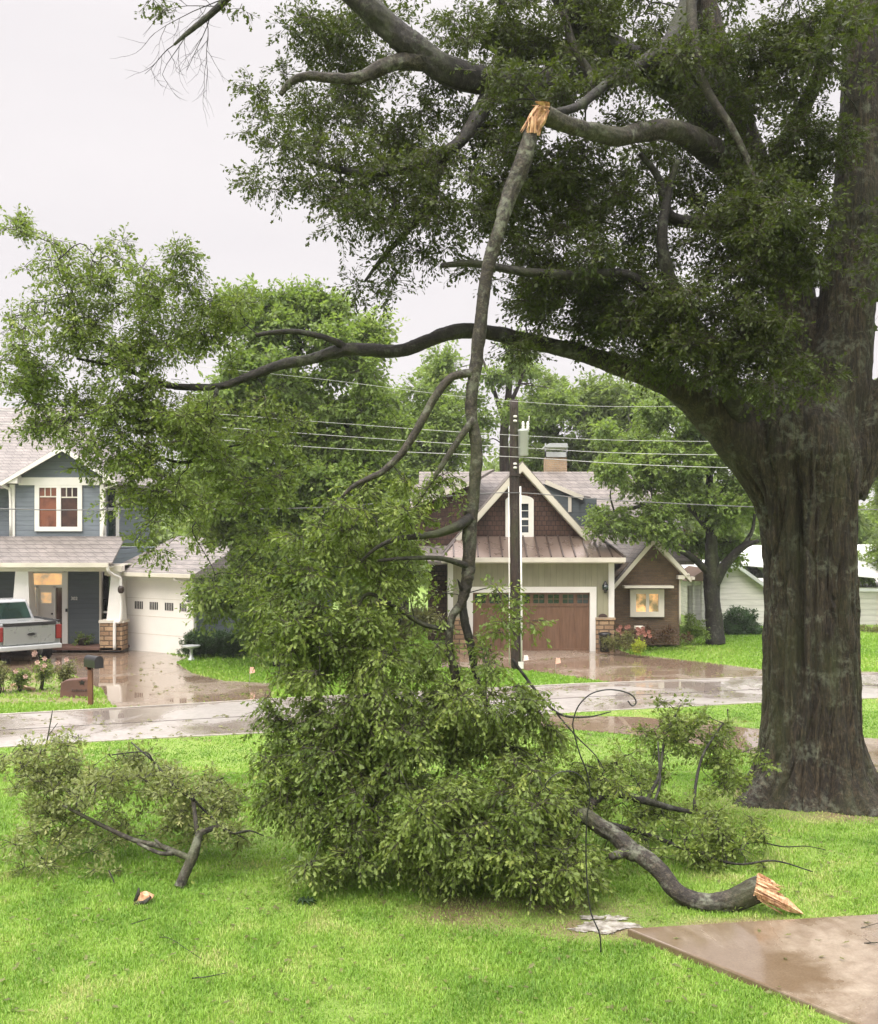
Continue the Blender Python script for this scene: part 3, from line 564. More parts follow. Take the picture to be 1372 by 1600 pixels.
L([(340, 600, OY - 1.1, 4), (325, 680, OY - 1.2, 3.4), (300, 720, OY - 1.2, 3), (250, 715, OY - 1.2, 2), (200, 690, OY - 1.3, 1.4)], 15, 'bark_dark', n=7)
# upper limbs, most in the dark bark that paints in the crown's shade
L([(1185, 290, OY + .45, 26), (1150, 266, OY + .1, 24), (1105, 232, OY - .5, 21), (1055, 205, OY - 1.1, 16), (1010, 205, OY - 1.4, 15), (970, 214, OY - 1.6, 14), (920, 204, OY - 2., 13.5), (885, 194, OY - 2.2, 13), (852, 180, OY - 2.3, 15)], 21, 'bark_limb', 14, label='snapped stub limb with torn end')
L([(1140, 150, OY + .6, 17), (1040, 110, OY + .2, 17), (900, 125, OY - .4, 18), (790, 130, OY - .9, 20), (705, 112, OY - 1.2, 22), (655, 80, OY - 1.3, 22), (600, 35, OY - 1.4, 20), (540, -25, OY - 1.5, 18), (480, -120, OY - 1.6, 15)], 22, 'bark_dark', 14)
L([(660, 95, OY - 1.3, 16), (620, 98, OY - 1.35, 12), (590, 108, OY - 1.4, 11), (560, 122, OY - 1.45, 9.5), (520, 122, OY - 1.5, 8), (480, 119, OY - 1.5, 7), (455, 128, OY - 1.5, 6), (438, 148, OY - 1.5, 4)], 23, 'bark_limb', 10)
L([(1085, -20, OY + .6, 14), (1050, 60, OY - .1, 13), (1000, 100, OY - .8, 10), (950, 130, OY - 1.3, 8), (905, 165, OY - 1.8, 7), (868, 176, OY - 2.1, 6)], 24, 'bark_dark', n=9)
L([(1080, -60, OY - .6, 9), (1082, 40, OY - .8, 8), (1100, 130, OY - .9, 7), (1140, 195, OY - 1, 6), (1168, 250, OY - 1, 5), (1182, 300, OY - 1, 3)], 25, 'bark_limb', n=8)
L([(850, -60, OY - .5, 14), (900, 30, OY - .4, 17), (950, 70, OY - .1, 20), (1050, 130, OY + .3, 22), (1120, 210, OY + .5, 22)], 26, 'bark_dark', 10)
L([(880, 20, OY - .6, 6), (900, 80, OY - .8, 6), (925, 120, OY - 1, 5), (915, 170, OY - 1.2, 3)], 27, n=7)
L([(1225, 440, OY + .3, 20), (1180, 380, OY - .2, 16), (1120, 350, OY - .6, 12), (1050, 340, OY - 1, 9), (1030, 280, OY - 1.1, 6), (1000, 240, OY - 1.2, 4)], 28, 'bark_dark', 9)
L([(1160, 660, OY - .2, 18), (1120, 560, OY - .7, 15), (1060, 470, OY - 1, 12), (1035, 380, OY - 1.2, 9), (1045, 300, OY - 1.2, 6), (1060, 250, OY - 1.3, 4)], 29, 'bark_dark', 9)
L([(1040, 470, OY - 1, 10), (980, 430, OY - 1.2, 8), (900, 430, OY - 1.4, 8), (820, 425, OY - 1.5, 7), (740, 412, OY - 1.6, 6), (690, 415, OY - 1.7, 4)], 30, 'bark_dark', 8)
L([(400, -60, OY - 2, 9), (352, 0, OY - 2, 6), (322, 28, OY - 2, 5), (295, 50, OY - 2, 4), (272, 70, OY - 2, 2)], 31, 'bark_dark', 7)
L([(1180, 300, OY + .4, 16), (1240, 200, OY + .2, 13), (1290, 80, OY, 10), (1300, -60, OY, 8)], 32, 'bark_dark', 8)
L([(780, 120, OY - .9, 16), (720, 220, OY - 1.2, 10), (640, 260, OY - 1.4, 8), (560, 270, OY - 1.5, 6), (480, 250, OY - 1.6, 4)], 33, 'bark_dark', 8)
L([(700, 230, OY - 1.2, 8), (660, 330, OY - 1.3, 6), (600, 400, OY - 1.3, 4), (570, 440, OY - 1.3, 2)], 34, 'bark_dark', 7)
splinter('torn_wood', oak, W(846, 178, OY - 2.32), (-.55, -.1, -.85), 16 / F * 10.1, .34, 44, 4)
splinter('torn_wood', oak, W(850, 172, OY - 2.32), (-1, -.2, .1), 14 / F * 10.1, .16, 24, 5)

rng = np.random.default_rng(77); rl = [
 (500, 40, 90, 70, 12), (590, 60, 90, 90, 12.2), (450, 165, 70, 60, 11.6), (430, 215, 60, 50, 10.8), (540, 170, 110, 80, 11.9), (440, 290, 60, 50, 10.9), (520, 270, 110, 80, 11), (630, 190, 120, 100, 12),
 (620, 300, 110, 100, 11), (560, 360, 70, 60, 10.9), (580, 430, 50, 45, 10.9), (520, 330, 50, 40, 11), (700, 340, 110, 80, 11), (720, 60, 120, 90, 11.8), (730, 200, 120, 100, 11.8)]
blobs = [(x, y, rx, ry, Y, .75, .95) for x, y, rx, ry, Y in rl]
foliage(oak, 101, in_blobs(rng, blobs, 2.2, (.15, .32)), .058, 24, 11, .2, 'leaf_up_shaded', label='left half of the upper crown')
main = [(850, 60, 130, 90, 12, .9, 1.6), (900, 120, 110, 40, 11, .4, 1.2), (1040, 60, 70, 60, 11.4, .5, 1.), (780, 150, 60, 50, 10.7, .4, 1), (760, 120, 60, 36, 10.4, .3, 1.), (870, 120, 60, 34, 10.7, .3, 1.), (960, 120, 50, 30, 11, .3, 1), (1000, 160, 60, 40, 11, .4, .8), (830, 280, 110, 110, 11.6, .9, 1.5), (820, 420, 90, 70, 11.6, .8, 1.2), (950, 60, 110, 80, 13, .9, .8), (950, 300, 110, 110, 12, .9, 1.2), (900, 440, 110, 90, 11.5, .8, 2), (960, 500, 90, 80, 11.5, .8, 2.2), (880, 540, 80, 50, 11.5, .6, 1.6),
 (1060, 120, 110, 100, 12.6, .9, 1.1), (1040, 300, 80, 90, 12.6, .9, .8), (1180, 120, 100, 110, 12, .9, 1.6), (1260, 60, 80, 90, 12, .8, 1.2), (1260, 250, 70, 90, 11.8, .8, 1.3), (1180, 380, 110, 100, 11.2, .8, 2), (1120, 480, 110, 80, 11.1, .8, 2.2), (1200, 500, 90, 90, 10.9, .6, 2),
 (1170, 590, 80, 50, 10.9, .5, 1.6), (1060, 550, 90, 60, 11.3, .6, 2.), (1335, 200, 50, 45, 11.2, .4, 1.3), (1340, 360, 45, 60, 11.2, .4, .8), (1150, 640, 70, 34, 11., .3, 1.2), (1240, 600, 60, 40, 11., .3, 1.2), (1290, 90, 60, 70, 11.2, .5, 1), (1150, 260, 90, 90, 12, .9, 1.3), (1000, 420, 60, 60, 12.6, .7, .8), (760, 470, 40, 40, 11.4, .5, .5), (780, 350, 60, 60, 12, .8, 1.)]
cl = in_blobs(rng, main, 2.7, (.17, .36)); foliage(oak, 102, cl, .06, 26, 11, .21, 'leaf_up_shaded', label='dense dark centre of the crown')
MB1 = MB(); connect(MB1, rng, cl[::2], SK, .008); MB1.build('branches', M['bark_dark'], oak)
# crown above and to the right of the picture (it shades what is below it)
hi = [(1250, -260, 160, 120, 9.5, 1.2, .9), (1000, -260, 160, 100, 9.8, 1., .7), (1450, -150, 120, 200, 9.5, 1.2, .8), (1500, 150, 90, 150, 10.5, .8, .8), (700, -120, 260, 110, 12.5, 2., .5), (1050, -140, 260, 130, 13, 2.4, .6), (1400, -100, 240, 150, 12.5, 2.2, .5), (1500, 250, 160, 200, 12.2, 1.6, .45), (900, -300, 420, 140, 13, 2.8, .3), (1300, -320, 300, 140, 13, 2.6, .3), (1150, 50, 240, 220, 15, 1.2, .45), (850, 150, 200, 200, 14.5, 1., .35), (1420, 480, 60, 90, 12, .8, .5)]
foliage(oak, 103, in_blobs(rng, hi, .9, (.35, .6)), .1, 9, 9, .32, 'leaf_up_shaded', label='top and far side of the crown')
# outer end of the long low limb
lo = [(60, 400, 60, 55, 11.2, .6, .55), (130, 440, 90, 60, 11.3, .7, .8), (220, 450, 90, 65, 11.3, .7, .9), (320, 480, 90, 60, 11.4, .7, .8), (50, 500, 70, 60, 11.2, .7, .9), (140, 530, 100, 60, 11.2, .7, 1.2), (250, 540, 100, 60, 11.3, .7, 1.2), (60, 590, 80, 50, 11.1, .7, 1.2),
 (150, 640, 110, 60, 11.1, .7, 1.3), (260, 640, 100, 60, 11.1, .7, 1.3), (180, 720, 90, 45, 11.1, .6, 1.2), (280, 740, 90, 60, 11.1, .6, 1.3), (60, 670, 60, 25, 11.1, .5, .8), (360, 660, 70, 70, 11.2, .7, 1.1), (220, 790, 50, 45, 11.1, .5, 1.1), (300, 830, 70, 50, 11.1, .5, .9), (380, 780, 70, 70, 11.2, .6, .9), (30, 350, 20, 14, 11.2, .3, 1), (180, 385, 40, 20, 11.2, .3, .7), (290, 395, 20, 14, 11.3, .3, .7), (340, 520, 60, 50, 11.3, .5, .9), (225, 835, 22, 14, 11, .3, .7), (305, 880, 16, 12, 11, .3, .7)]
cl = in_blobs(rng, lo + [(420, 660, 60, 60, 11.2, .6, .8), (370, 900, 40, 50, 11.1, .5, .9), (430, 740, 60, 50, 11.1, .5, .7), (250, 680, 100, 60, 11, .5, .8), (420, 850, 60, 60, 11.1, .5, .9), (150, 580, 110, 50, 11.4, .5, .8)], 2.9, (.13, .26)); foliage(oak, 104, cl, .055, 24, 11, .19, 'leaf', label='foliage at the outer end of the low limb')
MB2 = MB(); connect(MB2, rng, cl[::2], SK, .006); MB2.build('branches', M['bark_dark'], oak)
# bare fine twigs against the sky at upper left
mb = MB(); rg = random.Random(41)
def bare(mb, p, d, L_, r, depth):
    pts = [p]; q = p
    for i in range(5): d = (d + Vector((rg.uniform(-1, 1), rg.uniform(-.5, .5), rg.uniform(-1, 1))) * .22).normalized(); q = q + d * L_ / 5; pts.append(q)
    mb.tube(pts, [r * (1 - .13 * i) for i in range(6)], 4)
    if depth:
        for i in (1, 2, 3, 4, 5):
            if rg.random() < .75: bare(mb, pts[i], (d + Vector((rg.uniform(-1.2, 1.2), rg.uniform(-.6, .6), rg.uniform(-1.1, .6)))).normalized(), L_ * rg.uniform(.4, .7), r * .55, depth - 1)
for x, y, dx, dz, l in ((300, 45, -.6, -.7, .8), (330, 20, -.2, -1, .9), (272, 70, -.8, -.6, .6), (350, 10, -1, .1, .9), (345, 0, -1, -.35, 1.1), (322, 28, .1, -1, .8)):
    bare(mb, W(x, y, OY - 2), Vector((dx, 0, dz)).normalized(), l * .7, .006, 2)
mb.build('bare_twigs', M['bark_dark'], oak)
foliage(oak, 105, in_blobs(rng, [(360, 0, 50, 18, 10.4, .3, 1), (250, 5, 25, 12, 10.4, .3, .7), (420, 25, 50, 30, 10.6, .4, 1)], 1.6, (.12, .2)), .06, 12, 8, .2, 'leaf_up_shaded', label='sparse leaves on the bare twigs')
# moss and weeds round the roots belong to the lawn
# ------------------------------------------------------------------ broken limb hanging from the stub, its crown heaped on the lawn
HY_ = 9.95
hang = thing('broken_limb', G(720, 1330), 'long broken limb hanging from the snapped stub, leafy end heaped on the lawn', 'fallen branch', 'storm broken limbs')
SKH = []
def H(pts, seed, mat='bark_limb', n=12, k=7, name='limb', label=None, wob=.05):
    p, r = px(pts); o, q = limb(hang, p, r, name, mat, seed, k, n, label, wob); SKH.extend(q[::3]); return o
main_pts = [(833, 196, 10.05, 9), (828, 215, 10.05, 12), (817, 255, 10.05, 14.5), (798, 300, 10.05, 14), (784, 345, 10, 11.5), (767, 400, 10, 11), (757, 450, 10, 10.5), (749, 520, 10, 11.5), (742, 580, 10, 11), (736, 640, 10, 10), (745, 700, 9.98, 10.5), (741, 760, 9.97, 10), (734, 830, 9.96, 12), (732, 890, 9.95, 11.5), (722, 940, 9.95, 8), (706, 965, 9.93, 6.5), (702, 1010, 9.92, 7), (712, 1060, 9.9, 8), (716, 1120, 9.9, 7), (700, 1220, 9.9, 6)]
H([(a_, b_, c_, d_ * .9) for a_, b_, c_, d_ in main_pts], 51, name='main_stem', label='tall bare grey stem of the hanging limb', n=16, wob=.07)
splinter('torn_wood', hang, W(832, 205, 10.03), (.10, .0, 1), 13 / F * 10, .24, 34, 9)
H([(738, 582, 9.98, 7), (705, 590, 9.95, 6.5), (680, 620, 9.93, 6.5), (655, 665, 9.9, 6.5), (630, 705, 9.88, 6), (600, 735, 9.86, 5.2), (575, 748, 9.85, 4.5), (552, 760, 9.85, 3.5), (520, 790, 9.85, 2.4)], 52, n=9)
H([(740, 655, 9.95, 6), (715, 690, 9.9, 5), (690, 728, 9.87, 4.5), (672, 755, 9.85, 3), (650, 790, 9.85, 2)], 53, n=8)
H([(736, 808, 9.93, 8), (715, 822, 9.85, 8), (685, 833, 9.8, 6.5), (655, 838, 9.75, 5), (620, 842, 9.7, 4), (590, 855, 9.7, 3), (560, 880, 9.7, 2)], 54, 'bark_dark', n=9)
H([(732, 885, 9.93, 6), (712, 878, 9.85, 5), (685, 872, 9.8, 4), (640, 872, 9.75, 3.2), (590, 876, 9.7, 2.5)], 55, 'bark_dark', n=7)
H([(724, 925, 9.95, 6), (715, 905, 9.85, 0.5)], 56, 'bark_dark', n=6)
H([(722, 935, 9.95, 6), (726, 970, 9.97, 7), (736, 1010, 10, 6.5), (745, 1060, 10, 5), (770, 1120, 10, 4), (800, 1180, 10, 3)], 57, 'bark_dark', n=8)
H([(705, 985, 9.95, 4), (660, 975, 9.9, 4), (620, 950, 9.85, 3.5), (575, 928, 9.8, 3), (555, 960, 9.8, 2)], 58, 'bark_dark', n=7)
H([(610, 945, 9.85, 3), (590, 960, 9.82, 2.6), (565, 990, 9.8, 2), (550, 1030, 9.8, 1.5)], 59, 'bark_dark', n=6)
H([(716, 1100, 9.9, 6), (640, 1140, 9.8, 5), (560, 1190, 9.7, 4), (480, 1260, 9.6, 3)], 60, 'bark_dark', n=7)
H([(716, 1110, 9.9, 6), (800, 1180, 9.8, 5), (860, 1250, 9.6, 4), (900, 1330, 9.4, 2)], 61, 'bark_dark', n=7)
H([(800, 1030, 9.9, 2.6), (850, 1095, 9.8, 2.4), (880, 1118, 9.75, 2), (920, 1120, 9.7, 1.4), (955, 1112, 9.7, .8)], 62, 'bark_dark', n=5)
H([(868, 1113, 9.77, 1.6), (900, 1150, 9.7, 1.2), (930, 1180, 9.65, 1), (945, 1205, 9.6, .7)], 63, 'bark_dark', n=5)
rng = np.random.default_rng(55)
up = [(560, 760, 55, 40, 9.9, .4, .6), (640, 780, 70, 40, 9.9, .4, .55), (690, 790, 40, 40, 9.8, .3, .45), (520, 810, 60, 50, 9.8, .5, .8), (600, 830, 80, 50, 9.8, .5, .8), (530, 880, 80, 55, 9.8, .5, 1.), (620, 900, 80, 55, 9.8, .5, .9), (500, 950, 75, 60, 9.8, .6, 1.1), (590, 970, 90, 55, 9.8, .6, .9), (460, 860, 50, 50, 10, .5, .6),
 (680, 930, 50, 60, 9.8, .4, .6), (790, 900, 35, 35, 9.7, .3, .95), (800, 960, 40, 45, 9.7, .3, 1.1), (770, 1020, 45, 40, 9.7, .4, 1.), (750, 890, 30, 30, 9.7, .3, .6), (690, 750, 40, 25, 9.9, .3, .4), (450, 980, 50, 50, 9.9, .5, .8), (770, 850, 20, 20, 9.8, .2, .5)]
cu = in_blobs(rng, up + [(470, 920, 60, 50, 10, .5, .9), (560, 1010, 90, 40, 9.8, .5, 1), (650, 1000, 60, 40, 9.8, .4, .9), (430, 1010, 40, 40, 9.9, .4, .7), (600, 870, 80, 50, 9.9, .5, .9), (640, 950, 70, 50, 9.8, .5, .9), (560, 940, 80, 50, 9.8, .5, .9), (450, 1090, 40, 50, 9.7, .4, .8)], 4.2, (.11, .23)); foliage(hang, 201, cu, .058, 26, 11, .19, 'leaf', .6, label='thinner upper foliage')
lw = [(500, 1050, 85, 55, 9.8, .6, 1.3), (600, 1060, 90, 60, 9.7, .7, 1.3), (700, 1070, 90, 60, 9.7, .7, 1.2), (780, 1090, 60, 55, 9.7, .6, 1.1), (480, 1130, 75, 60, 9.7, .7, 1.6), (590, 1150, 100, 65, 9.6, .9, 1.8), (700, 1160, 100, 65, 9.6, .9, 1.8), (800, 1170, 80, 60, 9.6, .8, 1.7), (470, 1220, 65, 60, 9.6, .7, 1.6), (570, 1240, 100, 65, 9.4, .9, 2),
 (690, 1250, 100, 65, 9.3, .9, 2), (800, 1255, 90, 65, 9.3, .9, 2), (870, 1240, 60, 60, 9.5, .7, 1.4), (520, 1310, 70, 45, 9.35, .7, 1.9), (620, 1315, 90, 45, 9.2, .7, 2), (730, 1320, 90, 42, 9.1, .7, 2), (830, 1320, 80, 45, 9.0, .6, 2), (890, 1340, 35, 30, 9.0, .4, 1.2), (840, 1355, 60, 25, 8.85, .3, 1.6), (440, 1180, 30, 50, 9.7, .4, .7), (430, 1260, 26, 34, 9.6, .4, .6), (840, 1110, 25, 20, 9.6, .3, .8), (820, 1070, 30, 25, 9.6, .3, .8)]
cl_ = in_blobs(rng, lw, 2.1, (.12, .25), .24); cl_ = [(c, r) for c, r in cl_ if c.z > T(c.x, c.y) + .08]
foliage(hang, 202, cl_, .058, 31, 12, .23, 'leaf', .75, label='dense drooping foliage resting on the lawn')
mb = MB(); connect(mb, rng, cu[::2] + cl_[::3], SKH, .005); mb.build('branches', M['bark_dark'], hang)

# ------------------------------------------------------------------ fallen limb at right with torn end
def gp(x, y, lift=0., Y=None): return None
fr = thing('broken_limb', G(1100, 1410), 'curved fallen limb with orange splintered end beside the driveway corner', 'fallen branch', 'storm broken limbs')
RP = [(880, 1262, 9.5, 13), (915, 1275, 9.35, 14), (940, 1292, 9.25, 14.5), (962, 1305, 9.2, 15), (985, 1328, 9.1, 17), (1000, 1335, 9.05, 15), (1030, 1360, 8.9, 15.5), (1052, 1388, 8.8, 16), (1075, 1404, 8.75, 16.5), (1105, 1412, 8.7, 18), (1140, 1408, 8.68, 18.5), (1165, 1398, 8.66, 20), (1182, 1390, 8.64, 21.5), (1192, 1388, 8.63, 19)]
p, r = px([(a_, b_, c_, d_ * .88) for a_, b_, c_, d_ in RP]); rlimb, q = limb(fr, p, r, 'main_stem', 'bark_limb', 71, 8, 18, None, .08)
SKR = q[::3]
stub, _ = limb(fr, *px([(985, 1330, 9.1, 9), (962, 1336, 9., 7), (955, 1338, 8.95, 6)]), 'branch', 'bark_limb', 72, 5, 8)
splinter('torn_wood', fr, W(1188, 1386, 8.6), (1, -.25, -.28), 21 / F * 8.6, .26, 60, 7, hang=(.1, -.2, -.5))
p, r = px([(1186, 1392, 8.60, 18), (1205, 1400, 8.58, 15), (1230, 1412, 8.55, 9), (1252, 1425, 8.52, 2)])
mbs = MB(); vs = []                                   # the long torn plank of heartwood
for i, (c, hh) in enumerate(zip(p, (.085, .075, .05, .01))):
    jag = (0, .018, -.012, 0)[i]
    for dy, dz in ((-.02, -hh + jag), (-.05, 0), (-.02, hh * .8 - jag), (.03, hh * .6), (.035, -hh * .6)): vs.append(c + Vector((0, dy, dz)))
fs = [(i * 5 + k_, i * 5 + (k_ + 1) % 5, i * 5 + 5 + (k_ + 1) % 5, i * 5 + 5 + k_) for i in range(3) for k_ in range(5)] + [(4, 3, 2, 1, 0), (15, 16, 17, 18, 19)]
mbs.add(vs, fs); mbs.build('torn_plank', M['torn'], fr)
def sub(parent, lst, seed, mat='bark_dark', sk=None, n=7):
    for i, l in enumerate(lst):
        p, r = px(l); o, q = limb(parent, p, r, 'branch', mat, seed + i, 5, n)
        if sk is not None: sk.extend(q[::2])
sub(fr, [[(905, 1272, 9.4, 8), (950, 1240, 9.8, 7), (1010, 1252, 10, 6), (1060, 1265, 10.2, 4), (1120, 1275, 10.3, 2.5)],
 [(930, 1285, 9.3, 6), (1000, 1300, 9.7, 4), (1080, 1330, 9.8, 3), (1150, 1350, 9.6, 2), (1210, 1345, 9.5, 1.4), (1270, 1362, 9.4, .9)],
 [(1010, 1252, 10, 3.2), (1030, 1210, 10.6, 2.6), (1040, 1150, 11, 2), (1060, 1110, 11.1, 1.2)], [(1022, 1254, 10.03, 2.2), (1031, 1225, 10.2, 2), (1030, 1190, 10.4, 1.8), (1028, 1160, 10.6, 1.2)], [(1085, 1270, 10.25, 2.6), (1086, 1235, 10.4, 2.5), (1092, 1200, 10.6, 2.3), (1102, 1172, 10.7, 2), (1130, 1130, 10.9, 1.1)],
 [(1150, 1322, 9.9, 1.4), (1185, 1316, 9.9, 1.2), (1225, 1323, 9.9, 1), (1260, 1322, 9.9, .8), (1290, 1328, 9.9, .5)]], 73, sk=SKR)
rr_ = [(1060, 1130, 55, 38, 11.1, .4, 1.), (1030, 1180, 45, 40, 11, .4, .8), (1110, 1160, 55, 40, 11.1, .4, .8), (1000, 1250, 80, 40, 10.3, .5, 1.1), (930, 1230, 60, 50, 9.9, .5, 1.3), (1010, 1300, 80, 35, 9.8, .5, 1.5), (1090, 1300, 90, 38, 10., .5, 1.3), (1170, 1310, 60, 35, 10.1, .4, .7), (1090, 1345, 60, 20, 9.8, .3, 1.), (1130, 1220, 50, 40, 10.8, .4, .5), (960, 1180, 40, 30, 10.4, .4, .6), (1180, 1180, 30, 20, 11, .3, .5), (1200, 1350, 30, 10, 9.7, .2, .5), (1060, 1270, 60, 30, 10.3, .4, .9), (940, 1340, 50, 24, 9.3, .3, .7)]
cr_ = in_blobs(rng, rr_, 4.8, (.09, .18), .22); cr_ = [(c, r) for c, r in cr_ if c.z > T(c.x, c.y) + .04]
foliage(fr, 203, cr_, .055, 26, 11, .17, 'leaf', .25, label='low sprawling foliage of the fallen limb')
mb = MB(); connect(mb, rng, cr_, SKR, .005); mb.build('branches', M['bark_dark'], fr)

# ------------------------------------------------------------------ fallen branch at left
fl_ = thing('broken_limb', G(283, 1388), 'smaller fallen forked branch with pale leaves, lying at left', 'fallen branch', 'storm broken limbs')
SKL = []
p, r = px([(280, 1386, 9.15, 8), (290, 1362, 9.2, 8), (302, 1335, 9.28, 8.2), (310, 1310, 9.35, 6), (318, 1300, 9.4, 5), (345, 1290, 9.5, 3.5)]); o, q = limb(fl_, p, r, 'main_stem', 'bark_limb', 81, 7, 12); SKL += q
sub(fl_, [[(298, 1342, 9.26, 5.5), (275, 1332, 9.3, 5), (250, 1322, 9.4, 4.5), (210, 1313, 9.5, 4), (170, 1295, 9.6, 3.4), (130, 1275, 9.7, 3), (98, 1258, 9.8, 2)], [(272, 1333, 9.3, 4), (250, 1333, 9.3, 3.2), (215, 1318, 9.4, 2.5)], [(258, 1326, 9.36, 3.5), (242, 1312, 9.4, 2)],
 [(310, 1312, 9.35, 4.5), (306, 1285, 9.4, 3.6), (303, 1260, 9.5, 3.4), (301, 1243, 9.55, 3)]], 82, 'bark_limb', SKL, 9)
sub(fl_, [[(345, 1292, 9.5, 2.6), (365, 1302, 9.45, 2.2), (390, 1298, 9.4, 1.7), (412, 1306, 9.4, .8)], [(303, 1250, 9.5, 2.6), (270, 1225, 9.8, 2), (240, 1190, 10, 1.6), (205, 1160, 10.2, 1)], [(240, 1190, 10, 1.4), (225, 1175, 10, 1), (170, 1180, 10.2, 1)], [(345, 1290, 9.5, 2), (300, 1240, 9.9, 1.5), (350, 1215, 10, 1)], [(66, 1190, 10.4, 1.6), (75, 1150, 10.4, 1.2), (82, 1110, 10.5, .8)], [(75, 1150, 10.4, .8), (90, 1130, 10.4, .6)],
 [(170, 1360, 9.3, 1.2), (178, 1378, 9.2, 1), (180, 1392, 9.2, .8)], [(130, 1275, 9.7, 2), (100, 1230, 9.9, 1.6), (60, 1200, 10.1, 1)]], 90, 'bark_dark', SKL, 6)
ll = [(90, 1185, 70, 38, 10.3, .5, 1.1), (50, 1230, 60, 40, 10.1, .5, .9), (180, 1220, 90, 45, 10., .6, 1.), (280, 1240, 80, 45, 9.9, .6, .8), (350, 1260, 60, 45, 9.8, .5, .6), (110, 1285, 100, 35, 10.1, .4, 1.2), (200, 1285, 90, 35, 10.05, .4, 1.1), (290, 1285, 80, 35, 10.0, .3, .8), (70, 1330, 70, 25, 9.6, .3, 1.), (160, 1345, 50, 16, 9.45, .2, .6), (20, 1310, 50, 25, 9.6, .4, .8), (360, 1300, 40, 25, 9.6, .3, .6), (10, 1200, 40, 25, 10.2, .4, .7)]
cL = in_blobs(rng, ll, 4.8, (.08, .17), .25); cL = [(c, r) for c, r in cL if c.z > T(c.x, c.y) + .04]
foliage(fl_, 204, cL, .052, 27, 11, .16, 'leaf_pale', .15, label='pale undersides of leaves')
mb = MB(); connect(mb, rng, cL[::2], SKL, .004); mb.build('branches', M['bark_limb'], fl_)

# ------------------------------------------------------------------ small things on the lawn
g = G(220, 1412); wc = thing('wood_chunk', g, 'small broken chunk of wood in the grass at lower left', 'wood chunk')
mb = MB(); c = W(222, 1404, g.y); vs = [c + Vector(v) for v in ((-.075, -.03, -.055), (.0, -.05, -.06), (.095, -.02, .01), (.06, .0, .04), (-.03, -.02, .055), (-.055, 0, .0), (-.06, .07, -.055), (.03, .08, -.05), (.09, .06, .01), (.02, .05, .05))]
bm = bmesh.new(); [bm.verts.new(v) for v in vs]; bmesh.ops.convex_hull(bm, input=bm.verts); me = bpy.data.meshes.new('splinter'); bm.to_mesh(me); bm.free(); link_mesh('split_wood', me, M['torn'], wc)
mb.tube([W(212, 1408, g.y - .02), W(216, 1396, g.y - .02), W(217, 1387, g.y)], [.02, .017, .005], 7); mb.tube([W(210, 1412, g.y - .05), W(226, 1410, g.y - .06), W(236, 1401, g.y - .03)], [.012, .02, .008], 7); mb.build('bark_piece', M['bark_dark'], wc)
def twig(pts, label, r=.004):
    P_ = [G(x, y) + Vector((0, 0, .03 + .02 * (i % 2))) for i, (x, y) in enumerate(pts)]; c, q = smooth(P_, [r * (1.2 - .8 * i / len(P_)) for i in range(len(P_))], 4, random.Random(len(label)), .5); mb = MB(); mb.tube(c, q, 5)
    rg_ = random.Random(len(pts) * 7)
    for i in range(2, len(c) - 2, 3): mb.tube([c[i], c[i] + Vector((rg_.uniform(-.06, .06), rg_.uniform(-.04, .04), .03))], [r * .6, r * .2], 4)
    o = mb.build('twig', M['bark_dark']); recenter(o, P_[0]); tag(o, label, 'twig', 'broken twigs lying in the grass')
twig([(300, 1535), (325, 1537), (355, 1526)], 'short crooked twig in the lawn below the left fallen branch, nearest the bottom edge'); twig([(250, 1470), (268, 1478), (315, 1505)], 'slanting thin twig in the lawn below the wood chunk', .003); twig([(205, 1450), (235, 1444)], 'tiny twig just below the wood chunk', .003)
twig([(1350, 1480), (1372, 1483)], 'dark twig on the wet driveway slab at right edge', .005)
twig([(1345, 1456), (1372, 1452)], 'upper thin twig on the driveway slab close to its far edge', .003)
g = G(479, 1414); mb = MB(); rg_ = random.Random(4)
for i in range(9): a_ = i * .7; mb.tube([g + Vector((0, 0, .03)), g + Vector((.06 * math.cos(a_), .05 * math.sin(a_), .05)), g + Vector((.09 * math.cos(a_ + .3), .08 * math.sin(a_ + .3), .02))], [.006, .012, .003], 4)
o = mb.build('leaf_clump', M['leaf_dark']); recenter(o, g); tag(o, 'small dark clump of leaves on the grass in front of the leafy heap', 'leaf clump')

# leaf litter
rng = np.random.default_rng(9); n = 3600; Y = rng.uniform(6.5, 17, n); X = rng.uniform(-.45, .45, n) * Y
pos = np.stack([X, Y, np.array([(T(x, y) + .02) if not on_slab(x, y) else .04 for x, y in zip(X, Y)]) + rng.uniform(0, .018, n)], 1); keep = np.array([(rng.random() < (.10 if on_slab(x, y) else .5)) for x, y in zip(X, Y)]); pos = pos[keep]; n = len(pos)
d = rng.normal(size=(n, 3)); d[:, 2] *= .15; up_ = rng.normal(size=(n, 3)) * .25; up_[:, 2] += 1
o = link_mesh('leaf_litter', leaf_mesh('leaf_litter', pos, d, up_, rng.uniform(.035, .08, n), rng.uniform(0, 1, n)), M['leaf_olive']); tag(o, 'small loose leaves scattered over lawn and slab', 'leaf litter', kind='stuff')
rng = np.random.default_rng(19); n = 150; X = np.concatenate([rng.normal(.2, 1.6, 90), rng.uniform(-3.5, 4, 60)]); Y = np.concatenate([rng.normal(8.9, .5, 90), rng.uniform(7.2, 13, 60)]); keep = np.array([not on_slab(x, y, .05) for x, y in zip(X, Y)]); X, Y = X[keep], Y[keep]
P_ = np.stack([X, Y, np.array([T(x, y) for x, y in zip(X, Y)]) + .035], 1); D_ = rng.normal(size=P_.shape); D_[:, 2] *= .08; a_ = list(sprays(rng, P_, D_, .10, 6, .045, .02, .6)); a_[0][:, 2] = np.maximum(a_[0][:, 2], .0 + .02 + np.repeat(P_[:, 2] - .035, 6))
